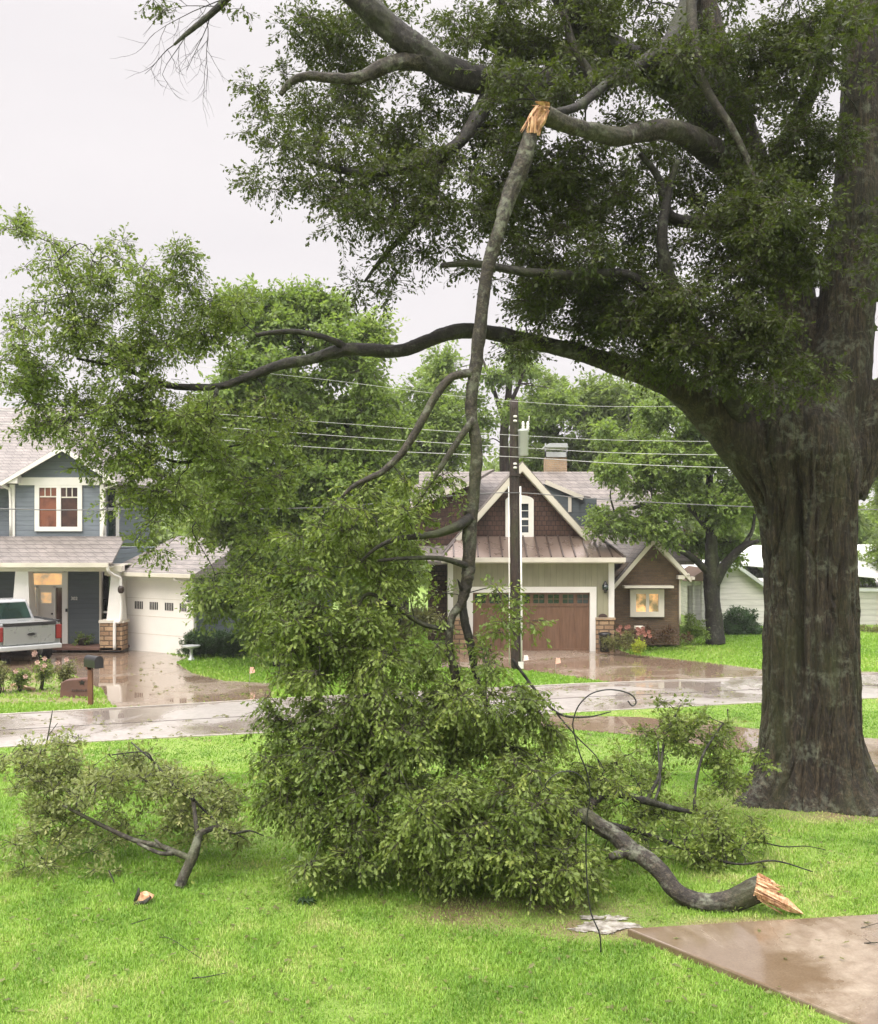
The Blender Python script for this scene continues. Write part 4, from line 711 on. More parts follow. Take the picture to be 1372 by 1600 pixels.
tag(link_mesh('leaf_litter', leaf_mesh('leaf_litter', *a_), M['leaf']), 'small green sprigs dropped on the lawn around the fallen limbs', 'leaf litter', kind='stuff')
# weeds at the oak's foot and scraps of moss
foliage(thing('weed_patch', G(1250, 1252), 'low leafy weeds around the foot of the big oak', 'plant'), 301, [(G(x, y) + Vector((0, 0, .05)), .09) for x, y in ((1200, 1240), (1225, 1252), (1250, 1255), (1280, 1255), (1195, 1225), (1240, 1248), (1300, 1258), (1330, 1262), (1180, 1190), (1190, 1165))], .05, 60, 8, .1, 'leaf', 0)

# ------------------------------------------------------------------ shepherd's hook and stake
g = G(938, 1491); hk = thing('shepherd_hook', g, 'tall thin black iron shepherd hook leaning in the lawn', 'garden hook'); HKY = g.y
mb = MB(); c, q = smooth([W(x, y, HKY + t) for x, y, t in ((939, 1498, 0), (937, 1460, 0), (922, 1420, .05), (916, 1350, .1), (917, 1280, .12), (922, 1245, .12), (918, 1210, .12), (905, 1175, .12), (896, 1140, .12), (896, 1125, .12), (904, 1103, .12), (922, 1085, .12), (945, 1078, .12), (968, 1079, .12), (987, 1086, .12), (994, 1097, .12), (988, 1103, .12), (981, 1095, .12))], [.0055] * 18, 6); mb.tube(c, q, 8); mb.build('upper_hook', M['dark'], hk)
mb = MB(); c, q = smooth([W(x, y, HKY + .12) for x, y in ((921, 1236), (912, 1218), (900, 1208), (888, 1205), (874, 1207), (860, 1216), (852, 1228), (860, 1236))], [.0048] * 8, 6); mb.tube(c, q, 8); mb.build('side_hook', M['dark'], hk)
g = G(1145, 1250); o = MB(); c, q = smooth([W(1146, 1252, g.y), W(1143, 1200, g.y), (W(1140, 1160, g.y)), W(1137, 1110, g.y)], [.006] * 4, 4); o.tube(c, q, 6); o.lathe(W(1137, 1110, g.y), [(.002, -.01), (.012, 0), (.012, .01), (.002, .02)], 8)
o = o.build('metal_stake', M['rust']); recenter(o, g); tag(o, 'thin dark metal stake upright between the leafy branch and oak roots', 'stake')
# ------------------------------------------------------------------ right-hand house
SPLIT = {'stone_base', 'base_cap', 'corner_board', 'pier', 'pier_cap', 'wall_corner_trim', 'upper_corner_board', 'bracket'}
def bxf(name, mat, parent, rects, d=.1, label=None, bevel=0):
    if name in SPLIT and len(rects) > 1:
        return [bxf(name, mat, parent, [r_], d, label, bevel) for r_ in rects][0]
    mb = MB(); [mb.pbox(x0, y0, x1, y1, Y, d) for x0, y0, x1, y1, Y in rects]; return mb.build(name, mat, parent, label, bevel)
RY = 35.0
rh = thing('house', W(830, 1018, RY), 'sage and brown gabled house with wooden garage door beyond the street', 'house')
# garage block: board siding with an opening for the door
DX0, DX1, DTOP, BASE = 739, 922, 925, 1018
bxf('wall', M['sage'], rh, [(700, 872, 733, 968, RY), (931, 872, 953, 968, RY), (733, 872, 931, 917, RY)], .25)
bxf('stone_base', M['stone'], rh, [(700, 968, 733, BASE + 2, RY - .1), (931, 968, 960, BASE + 2, RY - .1)], .35)
bxf('base_cap', M['chim'], rh, [(699, 965, 733, 969, RY - .14), (931, 965, 962, 969, RY - .14)], .4)
bxf('door_trim', M['white'], rh, [(729, 917, 739, BASE + 1, RY - .06), (922, 917, 932, BASE + 1, RY - .06), (739, 917, 922, 926, RY - .06)], .2)
bxf('corner_board', M['white'], rh, [(951, 876, 960, 966, RY - .05), (700, 876, 708, 966, RY - .05), (708, 872, 716, 966, RY + .02)], .3)
gd = bxf('garage_door', M['wooddoor'], rh, [(738, 925, 923, BASE, RY + .16)], .06)
rl_, st_, pa = [], [], []
n = 8; w_ = (DX1 - DX0) / n
for i in range(n + 1): rl_.append((DX0 + i * w_ - 1.1, 926, DX0 + i * w_ + 1.1, 1018, RY + .135))
bxf('rail', M['wooddoor'], gd, rl_ + [(DX0, 925.5, DX1, 928.5, RY + .128), (DX0, 943, DX1, 947, RY + .128), (DX0, 1013, DX1, 1018, RY + .128)], .05)
bxf('pane', M['glass_g'], gd, [(DX0 + i * w_ + 3, 929, DX0 + (i + 1) * w_ - 3, 942.6, RY + .15) for i in range(n)], .04)
bxf('muntin', M['wooddoor'], gd, [(DX0 + (i + .5) * w_ - .5, 929, DX0 + (i + .5) * w_ + .5, 942.6, RY + .14) for i in range(n)] + [(DX0 + i * w_ + 3, 935.4, DX0 + (i + 1) * w_ - 3, 936.4, RY + .142) for i in range(n)], .02)
mb = MB(); mb.box((W(700, 0, RY + .3).x, RY + .26, GZ), (W(955, 0, RY).x, 47, W(0, 872, RY).z)); mb.build('side_wall', M['sage'], rh)
# pent roof of standing seam metal
zr0 = W(0, 871, RY - .5).z; xl, xr = W(690, 0, RY).x, W(976, 0, RY - .5).x; zt = W(0, 838, 36.2).z; yt = 36.2
xtl, xtr = W(716, 0, yt).x, W(935, 0, yt).x
mb = MB(); a, b, c_, d_ = Vector((xl, RY - .5, zr0)), Vector((xr, RY - .5, zr0)), Vector((xtr, yt, zt)), Vector((xtl, yt, zt)); mb.prism([a, b, c_, d_], (0, 0, -.06))
e = Vector((xr, 37, zr0)); mb.prism([b, e, c_], (0, 0, -.06)); e2_ = Vector((xl, 37, zr0)); mb.prism([a, d_, e2_], (0, 0, -.06)); mr_ = mb.build('metal_roof', M['metalroof'], rh)
mb = MB(); ns = 15
for i in range(ns + 1):
    t = i / ns; p = a.lerp(b, t); tx = p.x; q = Vector((tx, yt, zt)); 
    lim = 1.0
    if tx > xtr: lim = (xr - tx) / (xr - xtr)
    if tx < xtl: lim = (tx - xl) / (xtl - xl)
    if lim > .05: mb.bar(p + Vector((0, 0, .025)), p.lerp(q, lim) + Vector((0, 0, .025)), .045, .06)
mb.bar(b, c_, .09, .07); mb.bar(a, d_, .09, .07); mb.build('seam', M['seam'], mr_)
mb = MB(); mb.box((xl - .02, RY - .62, zr0 - .16), (xr + .02, RY - .5, zr0 - .005)); mb.box((xl, RY - .5, zr0 - .2), (xr, RY + .02, zr0 - .14)); mb.build('gutter', M['cream'], rh)
# dark shake gable above
GYF = 36.25; ap = W(815, 724, GYF); bl = W(692, 862, GYF); br = W(940, 862, GYF)
mb = MB(); mb.prism([Vector((bl.x + .25, GYF, zr0 + .1)), Vector((br.x - .25, GYF, zr0 + .1)), Vector((ap.x, GYF, ap.z - .1))], (0, 9, 0)); mb.build('gable_wall', M['shake'], rh)
def slope_roof(name, mat, parent, ridge0, ridge1, eave0, eave1, th_=.12):
    mb = MB(); mb.prism([Vector(ridge0), Vector(ridge1), Vector(eave1), Vector(eave0)], (0, 0, -th_)); return mb.build(name, mat, parent)
RA = Vector((ap.x, GYF - .35, ap.z + .06)); RB = Vector((ap.x, 46, ap.z + .06))
sl = Vector((bl.x, GYF - .35, bl.z)); sr = Vector((br.x, GYF - .35, br.z))
slope_roof('roof', M['shingle'], rh, RA, RB, sl, Vector((sl.x, 46, sl.z))); slope_roof('roof', M['shingle'], rh, RA, RB, sr, Vector((sr.x, 46, sr.z)))
mb = MB()
for s_, e_ in ((RA, sl), (RA, sr)):
    dd = (e_ - s_).normalized(); s2 = s_ + Vector((0, -.03, -.05)); e3 = s_ + dd * ((e_ - s_).length - .35) + Vector((0, -.03, -.05)); mb.prism([s2, e3, e3 + Vector((0, 0, -.24)), s2 + Vector((0, 0, -.30))], (0, .06, 0))
    mb.prism([s2 + Vector((0, .06, -.30)), e3 + Vector((0, .06, -.24)), e3 + Vector((0, .35, -.24)), s2 + Vector((0, .35, -.30))], (0, 0, -.03))
mb.build('rake_board', M['cream'], rh)
# gable window with arched head
wn_ = bxf('window', M['white'], rh, [(790, 782, 797, 841, GYF - .1), (826, 782, 834, 841, GYF - .1), (797, 832, 826, 841, GYF - .1), (797, 782, 826, 787, GYF - .1), (797, 809, 826, 812.5, GYF - .07), (810, 787, 813, 832, GYF - .08)], .12)
mb = MB(); cc = W(812, 782, GYF - .1); hw = 22 / F * GYF; pts = [cc + Vector((hw * math.cos(t), 0, hw * .38 * math.sin(t))) for t in [math.pi * i / 12 for i in range(13)]]; mb.prism(pts, (0, .1, 0)); mb.build('arched_head', M['white'], wn_)
bxf('pane', M['glass'], wn_, [(797, 787, 810, 832, GYF - .03), (813, 787, 826, 832, GYF - .03)], .02); bxf('muntin', M['white'], wn_, [(813, 797.5, 826, 798.6, GYF - .05), (813, 821, 826, 822, GYF - .05), (797, 797.5, 810, 798.6, GYF - .05)], .02)
# main body behind with ridge parallel to the street
m0 = W(655, 0, 42).x; m1 = 9.2; rz = W(0, 737, 42).z; ez = W(0, 880, 38).z
mb = MB(); mb.box((m0 + .4, 38.2, GZ), (m1 - .4, 47, ez)); mb.build('main_wall', M['shake'], rh)
slope_roof('main_roof', M['shingle'], rh, (m0, 42, rz), (m1, 42, rz), (m0, 36.9, ez + .1), (m1, 36.9, ez + .1)); slope_roof('main_roof', M['shingle'], rh, (m0, 42, rz), (m1, 42, rz), (m0, 47.6, ez), (m1, 47.6, ez))
mb = MB(); mb.prism([(m0 + .05, 42, rz - .15), (m0 + .05, 37.3, ez + .1), (m0 + .05, 47.2, ez + .1)], (.1, 0, 0)); mb.prism([(m1 - .15, 42, rz - .15), (m1 - .15, 37.3, ez + .1), (m1 - .15, 47.2, ez + .1)], (.1, 0, 0)); mb.build('end_wall', M['shake'], rh)
# left gable with pale fascia
lg0, lg1 = W(640, 790, 37.5), W(742, 750, 37.5)
mb = MB(); mb.prism([lg0, lg1, lg1 + Vector((.9, 3.5, .62)), lg0 + Vector((0, 3.5, .9))], (0, 0, -.1)); mb.build('side_roof', M['shingle'], rh)
mb = MB(); mb.bar(lg0 + Vector((0, -.05, -.05)), lg1 + Vector((0, -.05, -.05)), .05, .16); mb.build('side_fascia', M['cream'], rh)
mb = MB(); mb.prism([lg0 + Vector((.2, .2, -.1)), lg1 + Vector((0, .2, -.1)), Vector((lg1.x, 37.7, ez)), Vector((lg0.x + .2, 37.7, ez))], (0, 1, 0)); mb.build('side_gable', M['shake'], rh)
# shed dormer at right
dm = MB(); p0, p1 = W(852, 753, 38.6), W(905, 777, 38.6); dm.bar(p0, p1 + Vector((.15, 0, -.03)), .08, .16); dm.pbox(888, 776, 893, 800, 38.65, .1); dmo = dm.build('dormer_trim', M['cream'], rh)
mb = MB(); mb.prism([p0 + Vector((0, 0, .08)), p1 + Vector((.15, 0, .06)), p1 + Vector((1.2, 3.4, .1)), p0 + Vector((.6, 3.4, .1))], (0, 0, -.08)); mb.build('dormer_roof', M['shingle'], rh)
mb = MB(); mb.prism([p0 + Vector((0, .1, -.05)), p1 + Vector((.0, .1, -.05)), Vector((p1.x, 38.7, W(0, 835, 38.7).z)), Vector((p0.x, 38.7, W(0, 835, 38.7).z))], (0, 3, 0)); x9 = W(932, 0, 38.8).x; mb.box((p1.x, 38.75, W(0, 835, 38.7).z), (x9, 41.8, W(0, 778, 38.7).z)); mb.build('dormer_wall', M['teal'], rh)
# chimney
ch = bxf('chimney', M['chim'], rh, [(853, 714, 886, 745, 42.2)], .9); bxf('cap_frame', M['galv'], ch, [(851.5, 693, 853.5, 714, 42.15), (885, 693, 887, 714, 42.15), (851.5, 706, 887, 714, 42.15), (851.5, 693, 853.5, 714, 43.1), (885, 693, 887, 714, 43.1)], .06)
mb = MB(); z0 = W(0, 699, 42.1).z; x0, x1 = W(850.5, 0, 42.1).x, W(888, 0, 42.1).x; mb.prism([(x0, 42.05, z0), (x1, 42.05, z0), (x1 - .08, 42.05, z0 + .17), (x0 + .2, 42.05, z0 + .17), (x0 + .05, 42.05, z0 + .08)], (0, 1.15, 0)); mb.build('cap', M['galv'], ch)
# brick wing at right
WY = 36.0; wa = W(1019, 838, WY); wl = W(956, 912, WY); wr = W(1072, 900, WY)
mb = MB(); mb.prism([W(961, 1008, WY), W(1062, 1008, WY), W(1062, 888, WY), W(1018, 843, WY), W(961, 903, WY)], (0, 9, 0)); mb.build('brick_wall', M['brickbrown'], rh)
R0 = wa + Vector((0, -.35, .02)); L0 = wl + Vector((0, -.35, 0)); Q0 = wr + Vector((.1, -.35, 0))
for q_ in (L0, Q0): slope_roof('wing_roof', M['shingle'], rh, R0, R0 + Vector((0, 9, 0)), q_, q_ + Vector((0, 9, 0)), .1)
mb = MB()
for q_ in (L0, Q0): s2 = R0 + Vector((0, -.03, -.04)); e3 = q_ + Vector((0, -.03, -.04)); mb.prism([s2, e3, e3 + Vector((0, 0, -.17)), s2 + Vector((0, 0, -.22))], (0, .05, 0)); mb.prism([s2 + Vector((0, .05, -.22)), e3 + Vector((0, .05, -.17)), e3 + Vector((0, .36, -.17)), s2 + Vector((0, .36, -.22))], (0, 0, -.02))
mb.pbox(1060, 899, 1070, 905, WY - .34, .3); mb.build('wing_rake_board', M['cream'], rh)
mb = MB(); c, q = smooth([W(1077, 897, WY - .4), W(1070, 902, WY - .3), W(1064, 906, WY - .12), W(1062.5, 914, WY - .1), W(1062.5, 975, WY - .1)], [.04] * 5, 4); mb.tube(c, q, 8); mb.bar(Q0 + Vector((.05, -.1, -.06)), Q0 + Vector((.05, 9, -.06)), .1, .1); mb.build('downspout', M['cream'], rh)
ww = bxf('window', M['cream'], rh, [(985, 921, 994, 964, WY - .12), (1029, 921, 1038, 964, WY - .12), (994, 921, 1029, 928, WY - .12), (994, 956, 1029, 964, WY - .12), (1009.5, 928, 1014.5, 956, WY - .1)], .14, 'pale window with lamp light inside'); bxf('pane', M['warm'], ww, [(994, 928, 1009.5, 956, WY - .04), (1014.5, 928, 1029, 956, WY - .04)], .02)
mb = MB(); mb.pbox(984, 921, 985, 964, WY - .45, .33); bxf('shelf_hood', M['cream'], ww, [(976, 915.5, 1053, 919, WY - .5)], .5)
# wall lamp, number plaque
wl_ = thing('wall_lantern', W(946, 918, RY - .1), 'dark lantern on the sage wall right of the wooden garage door', 'lantern', None); mb = MB(); mb.lathe(W(946, 924, RY - .17), [(.01, -.02), (.05, 0), (.085, .05), (.10, .22), (.05, .3), (.02, .36)], 8); mb.pbox(944, 915, 948, 926, RY - .04, .04); mb.bar(W(946, 916, RY - .04), W(946, 914, RY - .18), .02, .02); mb.build('lamp_body', M['dark'], wl_)
mb = MB(); mb.lathe(W(946, 923.5, RY - .17), [(.06, .03), (.105, .04), (.112, .20), (.07, .205)], 8); mb.build('lamp_glass', M['glass_g'], wl_)
pq = thing('house_number_plaque', W(942, 968, RY - .03), 'small dark arched plaque on the wall beside the wooden garage door', 'plaque'); c0 = W(942, 969, RY - .03); hw = .15
mb = MB(); mb.prism([c0 + Vector((-hw, 0, 0)), c0 + Vector((hw, 0, 0))] + [c0 + Vector((hw * math.cos(t), 0, .12 + .10 * math.sin(t))) for t in [math.pi * i / 10 for i in range(11)]], (0, .028, 0)); mb.build('plate', M['dark_red'], pq); mb = MB(); mb.box(c0 + Vector((-.09, -.008, .06)), c0 + Vector((-.04, 0, .13))); mb.box(c0 + Vector((-.02, -.008, .06)), c0 + Vector((.02, 0, .13))); mb.box(c0 + Vector((.045, -.008, .06)), c0 + Vector((.09, 0, .13))); mb.build('faded_marks', M['rust'], pq)

# ------------------------------------------------------------------ pale outbuilding behind the oak trunk
OBY = 44.0; ob = thing('outbuilding', W(1200, 1000, OBY), 'pale grey building with white roof behind the oak trunk', 'building')
mb = MB(); mb.prism([W(1122, 1004, OBY), W(1194, 1004, OBY), W(1194, 915, OBY), W(1150, 880, OBY), W(1122, 905, OBY)], (0, 10, 0)); mb.pbox(1194, 918, 1560, 1003, OBY + 1, 9); mb.build('wall', M['outbuild'], ob)
mb = MB(); a_ = W(1148, 880, OBY - .3); mb.prism([a_, a_ + Vector((0, 10.5, 0)), W(1200, 918, OBY - .3) + Vector((0, 10.5, 0)), W(1200, 918, OBY - .3)], (0, 0, -.1)); mb.prism([a_, a_ + Vector((0, 10.5, 0)), W(1115, 908, OBY - .3) + Vector((0, 10.5, 0)), W(1115, 908, OBY - .3)], (0, 0, -.1)); rb = mb.build('gable_roof', M['outroof'], ob)
mb = MB(); p_ = W(1150, 852, OBY + 6); mb.prism([W(1160, 880, OBY + .4), W(1600, 922, OBY + .2), Vector((W(1600, 0, OBY).x, OBY + 6, W(0, 850, OBY + 6).z)), p_], (0, 0, -.1)); mb.build('main_roof', M['outroof'], ob)
mb = MB(); mb.bar(W(1148, 881, OBY - .32), W(1198, 917, OBY - .32), .06, .14); mb.bar(W(1148, 881, OBY - .32), W(1116, 908, OBY - .32), .06, .14); mb.bar(W(1194, 919, OBY + .1), W(1560, 925, OBY + .1), .08, .12); mb.build('fascia', M['galv'], ob)
# small porch building seen between the brick wing and the tree
pb = thing('shed', W(1095, 990, 41), 'small grey porch structure between brick wing and tree trunk', 'shed'); bxf('post', M['outbuild'], pb, [(1082, 905, 1086, 990, 41)], .1); bxf('post', M['outbuild'], pb, [(1096, 905, 1100, 990, 41)], .1); bxf('wall', M['outbuild'], pb, [(1076, 915, 1122, 988, 42.6)], .2); mb = MB(); mb.prism([W(1072, 908, 40.8), W(1105, 888, 40.8), W(1125, 900, 40.8), W(1125, 908, 40.8)], (0, 3, 0)); mb.build('roof', M['terracotta'], pb)
# ------------------------------------------------------------------ left-hand house
LY = 35.6; lh = thing('house', W(100, 1012, LY), 'blue-grey two-storey house with white garage door and porch, at left', 'house')
PF = 34.4                                             # porch front
def wz(y, Y): return W(0, y, Y).z
# porch back wall, door, window
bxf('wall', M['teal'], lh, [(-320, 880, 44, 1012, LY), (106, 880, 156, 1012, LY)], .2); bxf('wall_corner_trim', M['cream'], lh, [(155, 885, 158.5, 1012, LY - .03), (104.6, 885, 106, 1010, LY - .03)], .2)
fd = bxf('front_door', M['door_white'], lh, [(60, 918, 84, 1011, LY + .08)], .06); bxf('door_frame', M['white'], lh, [(42, 894, 46, 1012, LY - .04), (97, 894, 105, 1012, LY - .04), (83, 916, 86.5, 1012, LY), (46, 914, 97, 918, LY), (46, 892, 97, 896, LY - .04), (56.5, 916, 60, 1012, LY)], .18)
bxf('transom_glass', M['warm2'], lh, [(46, 896, 97, 914, LY + .1), (46, 918, 56.5, 1011, LY + .1)], .02); bxf('sidelight', M['darkroom'], lh, [(86.5, 918, 97, 1011, LY + .1)], .02); bxf('door_glass', M['warm2'], fd, [(64, 926, 80, 942, LY + .06)], .02)
mb = MB(); mb.lathe(W(81.3, 959, LY + .03), [(.01, -.03), (.035, -.02), (.035, .02), (.01, .03)], 8); mb.tube([W(81.3, 966, LY + .04), W(81.3, 972, LY), W(81.3, 980, LY + .04)], [.02, .028, .02], 6); mb.build('door_handle', M['dark'], fd)
bxf('doorbell', M['dark'], lh, [(102.2, 951, 105.2, 956, LY - .08)], .04)
# tiny house number, white figures on dark teal
fc = bpy.data.curves.new('num', 'FONT'); fc.body = '302'; fc.size = .16; fc.extrude = .008; fo = bpy.data.objects.new('n', fc); C.objects.link(fo); dg = bpy.context.evaluated_depsgraph_get(); nm = bpy.data.meshes.new_from_object(fo.evaluated_get(dg)); bpy.data.objects.remove(fo)
nm.transform(Matrix.Translation(W(110.5, 937.5, LY - .02)) @ Matrix.Rotation(R(90), 4, 'X')); nm.materials.clear(); link_mesh('house_number', nm, M['white'], lh)
bxf('side_window_frame', M['white'], lh, [(158, 955, 168, 958, LY + .12)], .1); bxf('side_window', M['glass_g'], lh, [(158, 895, 172, 975, LY + .2)], .03)
mb = MB(); mb.box((W(-330, 0, LY).x, LY + .2, GZ), (W(200, 0, 38).x, 45, wz(860, LY))); mb.build('rear_wall', M['blue_lap'], lh)
bxf('porch_floor', M['redstone'], lh, [(-320, 1012, 190, 1016, PF)], 1.2)
# beam, columns on stone piers
bxf('porch_beam', M['cream'], lh, [(-320, 884, 190, 893, PF)], .35)
mb = MB(); mb.box((W(-330, 0, PF).x, PF + .35, wz(884, PF)), (W(190, 0, PF).x, LY, wz(883, PF) + .02)); mb.build('porch_ceiling', M['cream'], lh)
def column(cx, bot, wt, wb):
    co_ = MB(); zt_, zb = wz(893, PF), wz(bot, PF); X = W(cx, 0, PF).x; a_, b_ = wt / F * PF / 2, wb / F * PF / 2
    vs = [(X + s * h, PF + .02 + .3 + t * h, z) for h, z in ((b_, zb), (a_, zt_)) for s, t in ((-1, -1), (1, -1), (1, 1), (-1, 1))]
    co_.add(vs, [(0, 1, 2, 3), (4, 7, 6, 5), (0, 4, 5, 1), (1, 5, 6, 2), (2, 6, 7, 3), (3, 7, 4, 0)]); return co_.build('column', M['white'], lh)
column(32, 983, 20, 30); column(178, 970, 13, 25); column(-190, 970, 18, 26)
bxf('pier', M['stone'], lh, [(156, 973, 191, 1017, PF), (17, 985, 48, 1016, PF), (-205, 973, -172, 1017, PF)], .62); bxf('pier_cap', M['cream'], lh, [(154, 969.5, 193, 973.5, PF - .04), (15, 982, 50, 985, PF - .04)], .7)
# porch roof
xl_, xr_ = W(-330, 0, PF).x, W(170, 0, PF).x; ez_ = wz(879, PF - .4); top = wz(838, 36.6)
slope_roof('porch_roof', M['shingle2'], lh, (xl_, 36.6, top), (W(196, 0, 36.6).x, 36.6, top), (xl_, PF - .4, ez_), (W(181, 0, PF).x, PF - .4, ez_), .08)
mb = MB(); mb.box((xl_, PF - .52, ez_ - .15), (W(169, 0, PF - .5).x, PF - .4, ez_ - .01)); mb.box((xl_, PF - .4, ez_ - .17), (W(178, 0, PF).x, PF, ez_ - .12)); mb.build('gutter', M['cream'], lh)
mb = MB(); c, q = smooth([W(167, 884, PF - .45), W(170, 893, PF - .4), W(178, 899, PF - .1), W(187, 903, PF + .1), W(188.5, 915, PF + .1), W(188.5, 968, PF - .05), W(180, 972, PF - .08), W(179, 985, PF - .08), W(179, 1015, PF - .08)], [.055] * 9, 4); mb.tube(c, q, 8); mb.build('downspout', M['white'], lh)
# projecting garage block, its face turned a little; right end nearer
ga = W(189, 1015, 35.4); gb = W(302, 1030, 33.6); gd_ = Vector((gb.x - ga.x, gb.y - ga.y, 0)); gl = gd_.length; gx = gd_.normalized(); gn = Vector((-gx.y, gx.x, 0))   # gn points away from camera
H1 = wz(893, 35.2); 
def gbox(mb, t0, t1, z0, z1, o0, o1):                # along face, height, offset behind face
    P0 = Vector((ga.x, ga.y, 0)); vs = [P0 + gx * t + gn * o + Vector((0, 0, z)) for z in (z0, z1) for o in (o0, o1) for t in (t0, t1)]
    return mb.add(vs, [(0, 2, 3, 1), (4, 5, 7, 6), (0, 1, 5, 4), (2, 6, 7, 3), (0, 4, 6, 2), (1, 3, 7, 5)])
zb0, zdt = GZ, wz(906, 35.3); dl, dr_ = .20, gl - .22
mb = MB(); gbox(mb, 0, .08, zb0, H1, 0, .2); gbox(mb, dr_ + .13, gl, zb0, H1, 0, .2); gbox(mb, .08, dr_ + .13, zdt + .12, H1, 0, .2); gbox(mb, .02, gl - .02, zb0, H1, .2, 7.5); mb.build('garage_wall', M['blue_lap'], lh)
mb = MB(); gbox(mb, .06, dl, zb0, zdt + .13, -.03, .1); gbox(mb, dr_, dr_ + .13, zb0, zdt + .13, -.03, .1); gbox(mb, dl, dr_, zdt, zdt + .13, -.03, .1); gbox(mb, gl - .09, gl + .02, zb0, H1, -.04, .12); mb.build('garage_trim', M['white'], lh)
mb = MB(); gbox(mb, dl, dr_, zb0, zdt, .08, .13); gdo = mb.build('garage_door', M['door_white'], lh)
mb = MB(); dw = dr_ - dl
for i in range(1, 4): z = zb0 + (zdt - zb0) * i / 4; gbox(mb, dl, dr_, z - .008, z + .008, .074, .08)
mb.build('panel_groove', M['cream'], gdo)
pan = MB(); zc = wz(945.5, 35)
for (cx, n) in ((.20, 5), (.44, 5), (.68, 5), (.895, 4)):
    for i in range(n): t = dl + dw * cx + (i - (n - 1) / 2) * .084; gbox(pan, t - .022, t + .022, zc - .13, zc + .13, .062, .085)
pan.build('window_slot', M['dark'], gdo)
# garage roof (hip) and gutter
P0 = Vector((ga.x, ga.y, 0)); ga_ = lambda t, o, z: P0 + gx * t + gn * o + Vector((0, 0, z))
zt2 = wz(838, 37.4)
mb = MB(); mb.prism([ga_(-.35, -.35, H1 + .02), ga_(gl + .35, -.35, H1 - .02), ga_(gl - .1, 3.2, zt2), ga_(-.6, 3.2, zt2)], (0, 0, -.07)); mb.prism([ga_(gl + .35, -.35, H1 - .02), ga_(gl + .35, 7, H1), ga_(gl - .1, 3.2, zt2)], (0, 0, -.07)); mb.prism([ga_(-.6, 3.2, zt2), ga_(gl - .1, 3.2, zt2), ga_(gl + .35, 7, H1), ga_(-.6, 7, H1)], (0, 0, -.07)); mb.build('garage_roof', M['shingle2'], lh)
mb = MB(); gbox(mb, -.3, gl + .35, H1 - .13, H1 - .005, -.46, -.35); gbox(mb, gl + .28, gl + .36, H1 - .13, H1, -.35, 7); gbox(mb, -.3, gl + .3, H1 - .16, H1 - .12, -.35, .05); mb.build('garage_gutter', M['cream'], lh)
mb = MB(); c, q = smooth([ga_(gl - .45, -.4, H1 - .1), ga_(gl - .42, -.35, H1 - .22), ga_(gl - .1, -.08, H1 - .3), ga_(gl + .05, -.05, H1 - .45), ga_(gl + .06, -.05, zb0 + .1)], [.045] * 5, 4); mb.tube(c, q, 8); mb.build('garage_downspout', M['white'], lh)
# upper storey bay with gable
UY = 36.7; x0, x1 = 24, 160
bxf('upper_wall', M['blue_lap'], lh, [(x0, 757, x1, 850, UY)], 6); bxf('upper_wall_side', M['blue_lap'], lh, [(-330, 752, x0, 850, UY + .7)], 5)
bxf('upper_band', M['white'], lh, [(29, 746, 156, 758, UY - .08)], .3); bxf('upper_corner_board', M['white'], lh, [(156, 757, 162, 839, UY - .05), (15, 757, 23, 838, UY - .05)], .3)
mb = MB(); mb.prism([W(26, 746.5, UY), W(158, 746.5, UY), W(98, 703, UY)], (0, 5, 0)); mb.build('gable_wall', M['gable_blue'], lh)
mb = MB(); mb.prism([W(30, 747, UY - .05), W(155, 747, UY - .05), W(155, 743, UY - .05), W(30, 743, UY - .05)], (0, .06, 0)); mb.build('gable_board', M['gable_blue'], lh)
A1 = W(97, 695, UY - .45); B1 = W(2, 752, UY - .45); B2 = W(183, 752, UY - .45)
for q_ in (B1, B2): slope_roof('upper_roof', M['shingle2'], lh, A1, A1 + Vector((0, 7, 0)), q_, q_ + Vector((0, 7, 0)), .1)
mb = MB()
for q_ in (B1, B2):
    s2 = A1 + Vector((0, -.03, -.02)); e3 = q_ + Vector((0, -.03, -.02)); mb.prism([s2, e3, e3 + Vector((0, 0, -.14)), s2 + Vector((0, 0, -.20))], (0, .05, 0))
mb.prism([W(5, 755, UY - .42), W(27, 755, UY - .42), W(27, 742, UY - .42)], (0, .42, 0)); mb.prism([W(180, 755, UY - .42), W(160, 755, UY - .42), W(160, 743, UY - .42)], (0, .42, 0)); mb.build('rake_board', M['white'], lh)
uw = bxf('window', M['white'], lh, [(54, 757, 61, 830, UY - .07), (121, 757, 128, 830, UY - .07), (61, 757, 121, 762, UY - .07), (61, 823, 121, 830, UY - .07), (88, 762, 95, 823, UY - .06)], .14)
bxf('pane', M['redroom'], uw, [(61, 762, 88, 823, UY - .01)], .008, 'lit reddish pane'); bxf('pane', M['darkroom'], uw, [(95, 762, 121, 823, UY - .01)], .008, 'darker pane')
bxf('muntin', M['cream'], uw, [(61, 775, 88, 777, UY - .04), (95, 776, 121, 778, UY - .04), (69.5, 762, 71, 775, UY - .04), (78.5, 762, 80, 775, UY - .04), (103, 762, 104.5, 776, UY - .04), (112, 762, 113.5, 776, UY - .04)], .025)
mb = MB(); mb.lathe(W(136, 753.5, UY - .18), [(.02, -.05), (.05, -.04), (.035, .08), (.02, .1)], 8); mb.build('floodlight', M['dark'], lh); mb = MB(); mb.lathe(W(141.5, 753.5, UY - .18), [(.02, -.05), (.05, -.04), (.035, .08), (.02, .1)], 8); mb.build('floodlight', M['dark'], lh)
sw = bxf('side_window_trim', M['white'], lh, [(164, 793, 183, 798, UY + .6), (181, 757, 185, 840, UY + .6)], .1); bxf('upper_side_window', M['glass_g'], lh, [(163, 757, 182, 840, UY + .66)], .05)
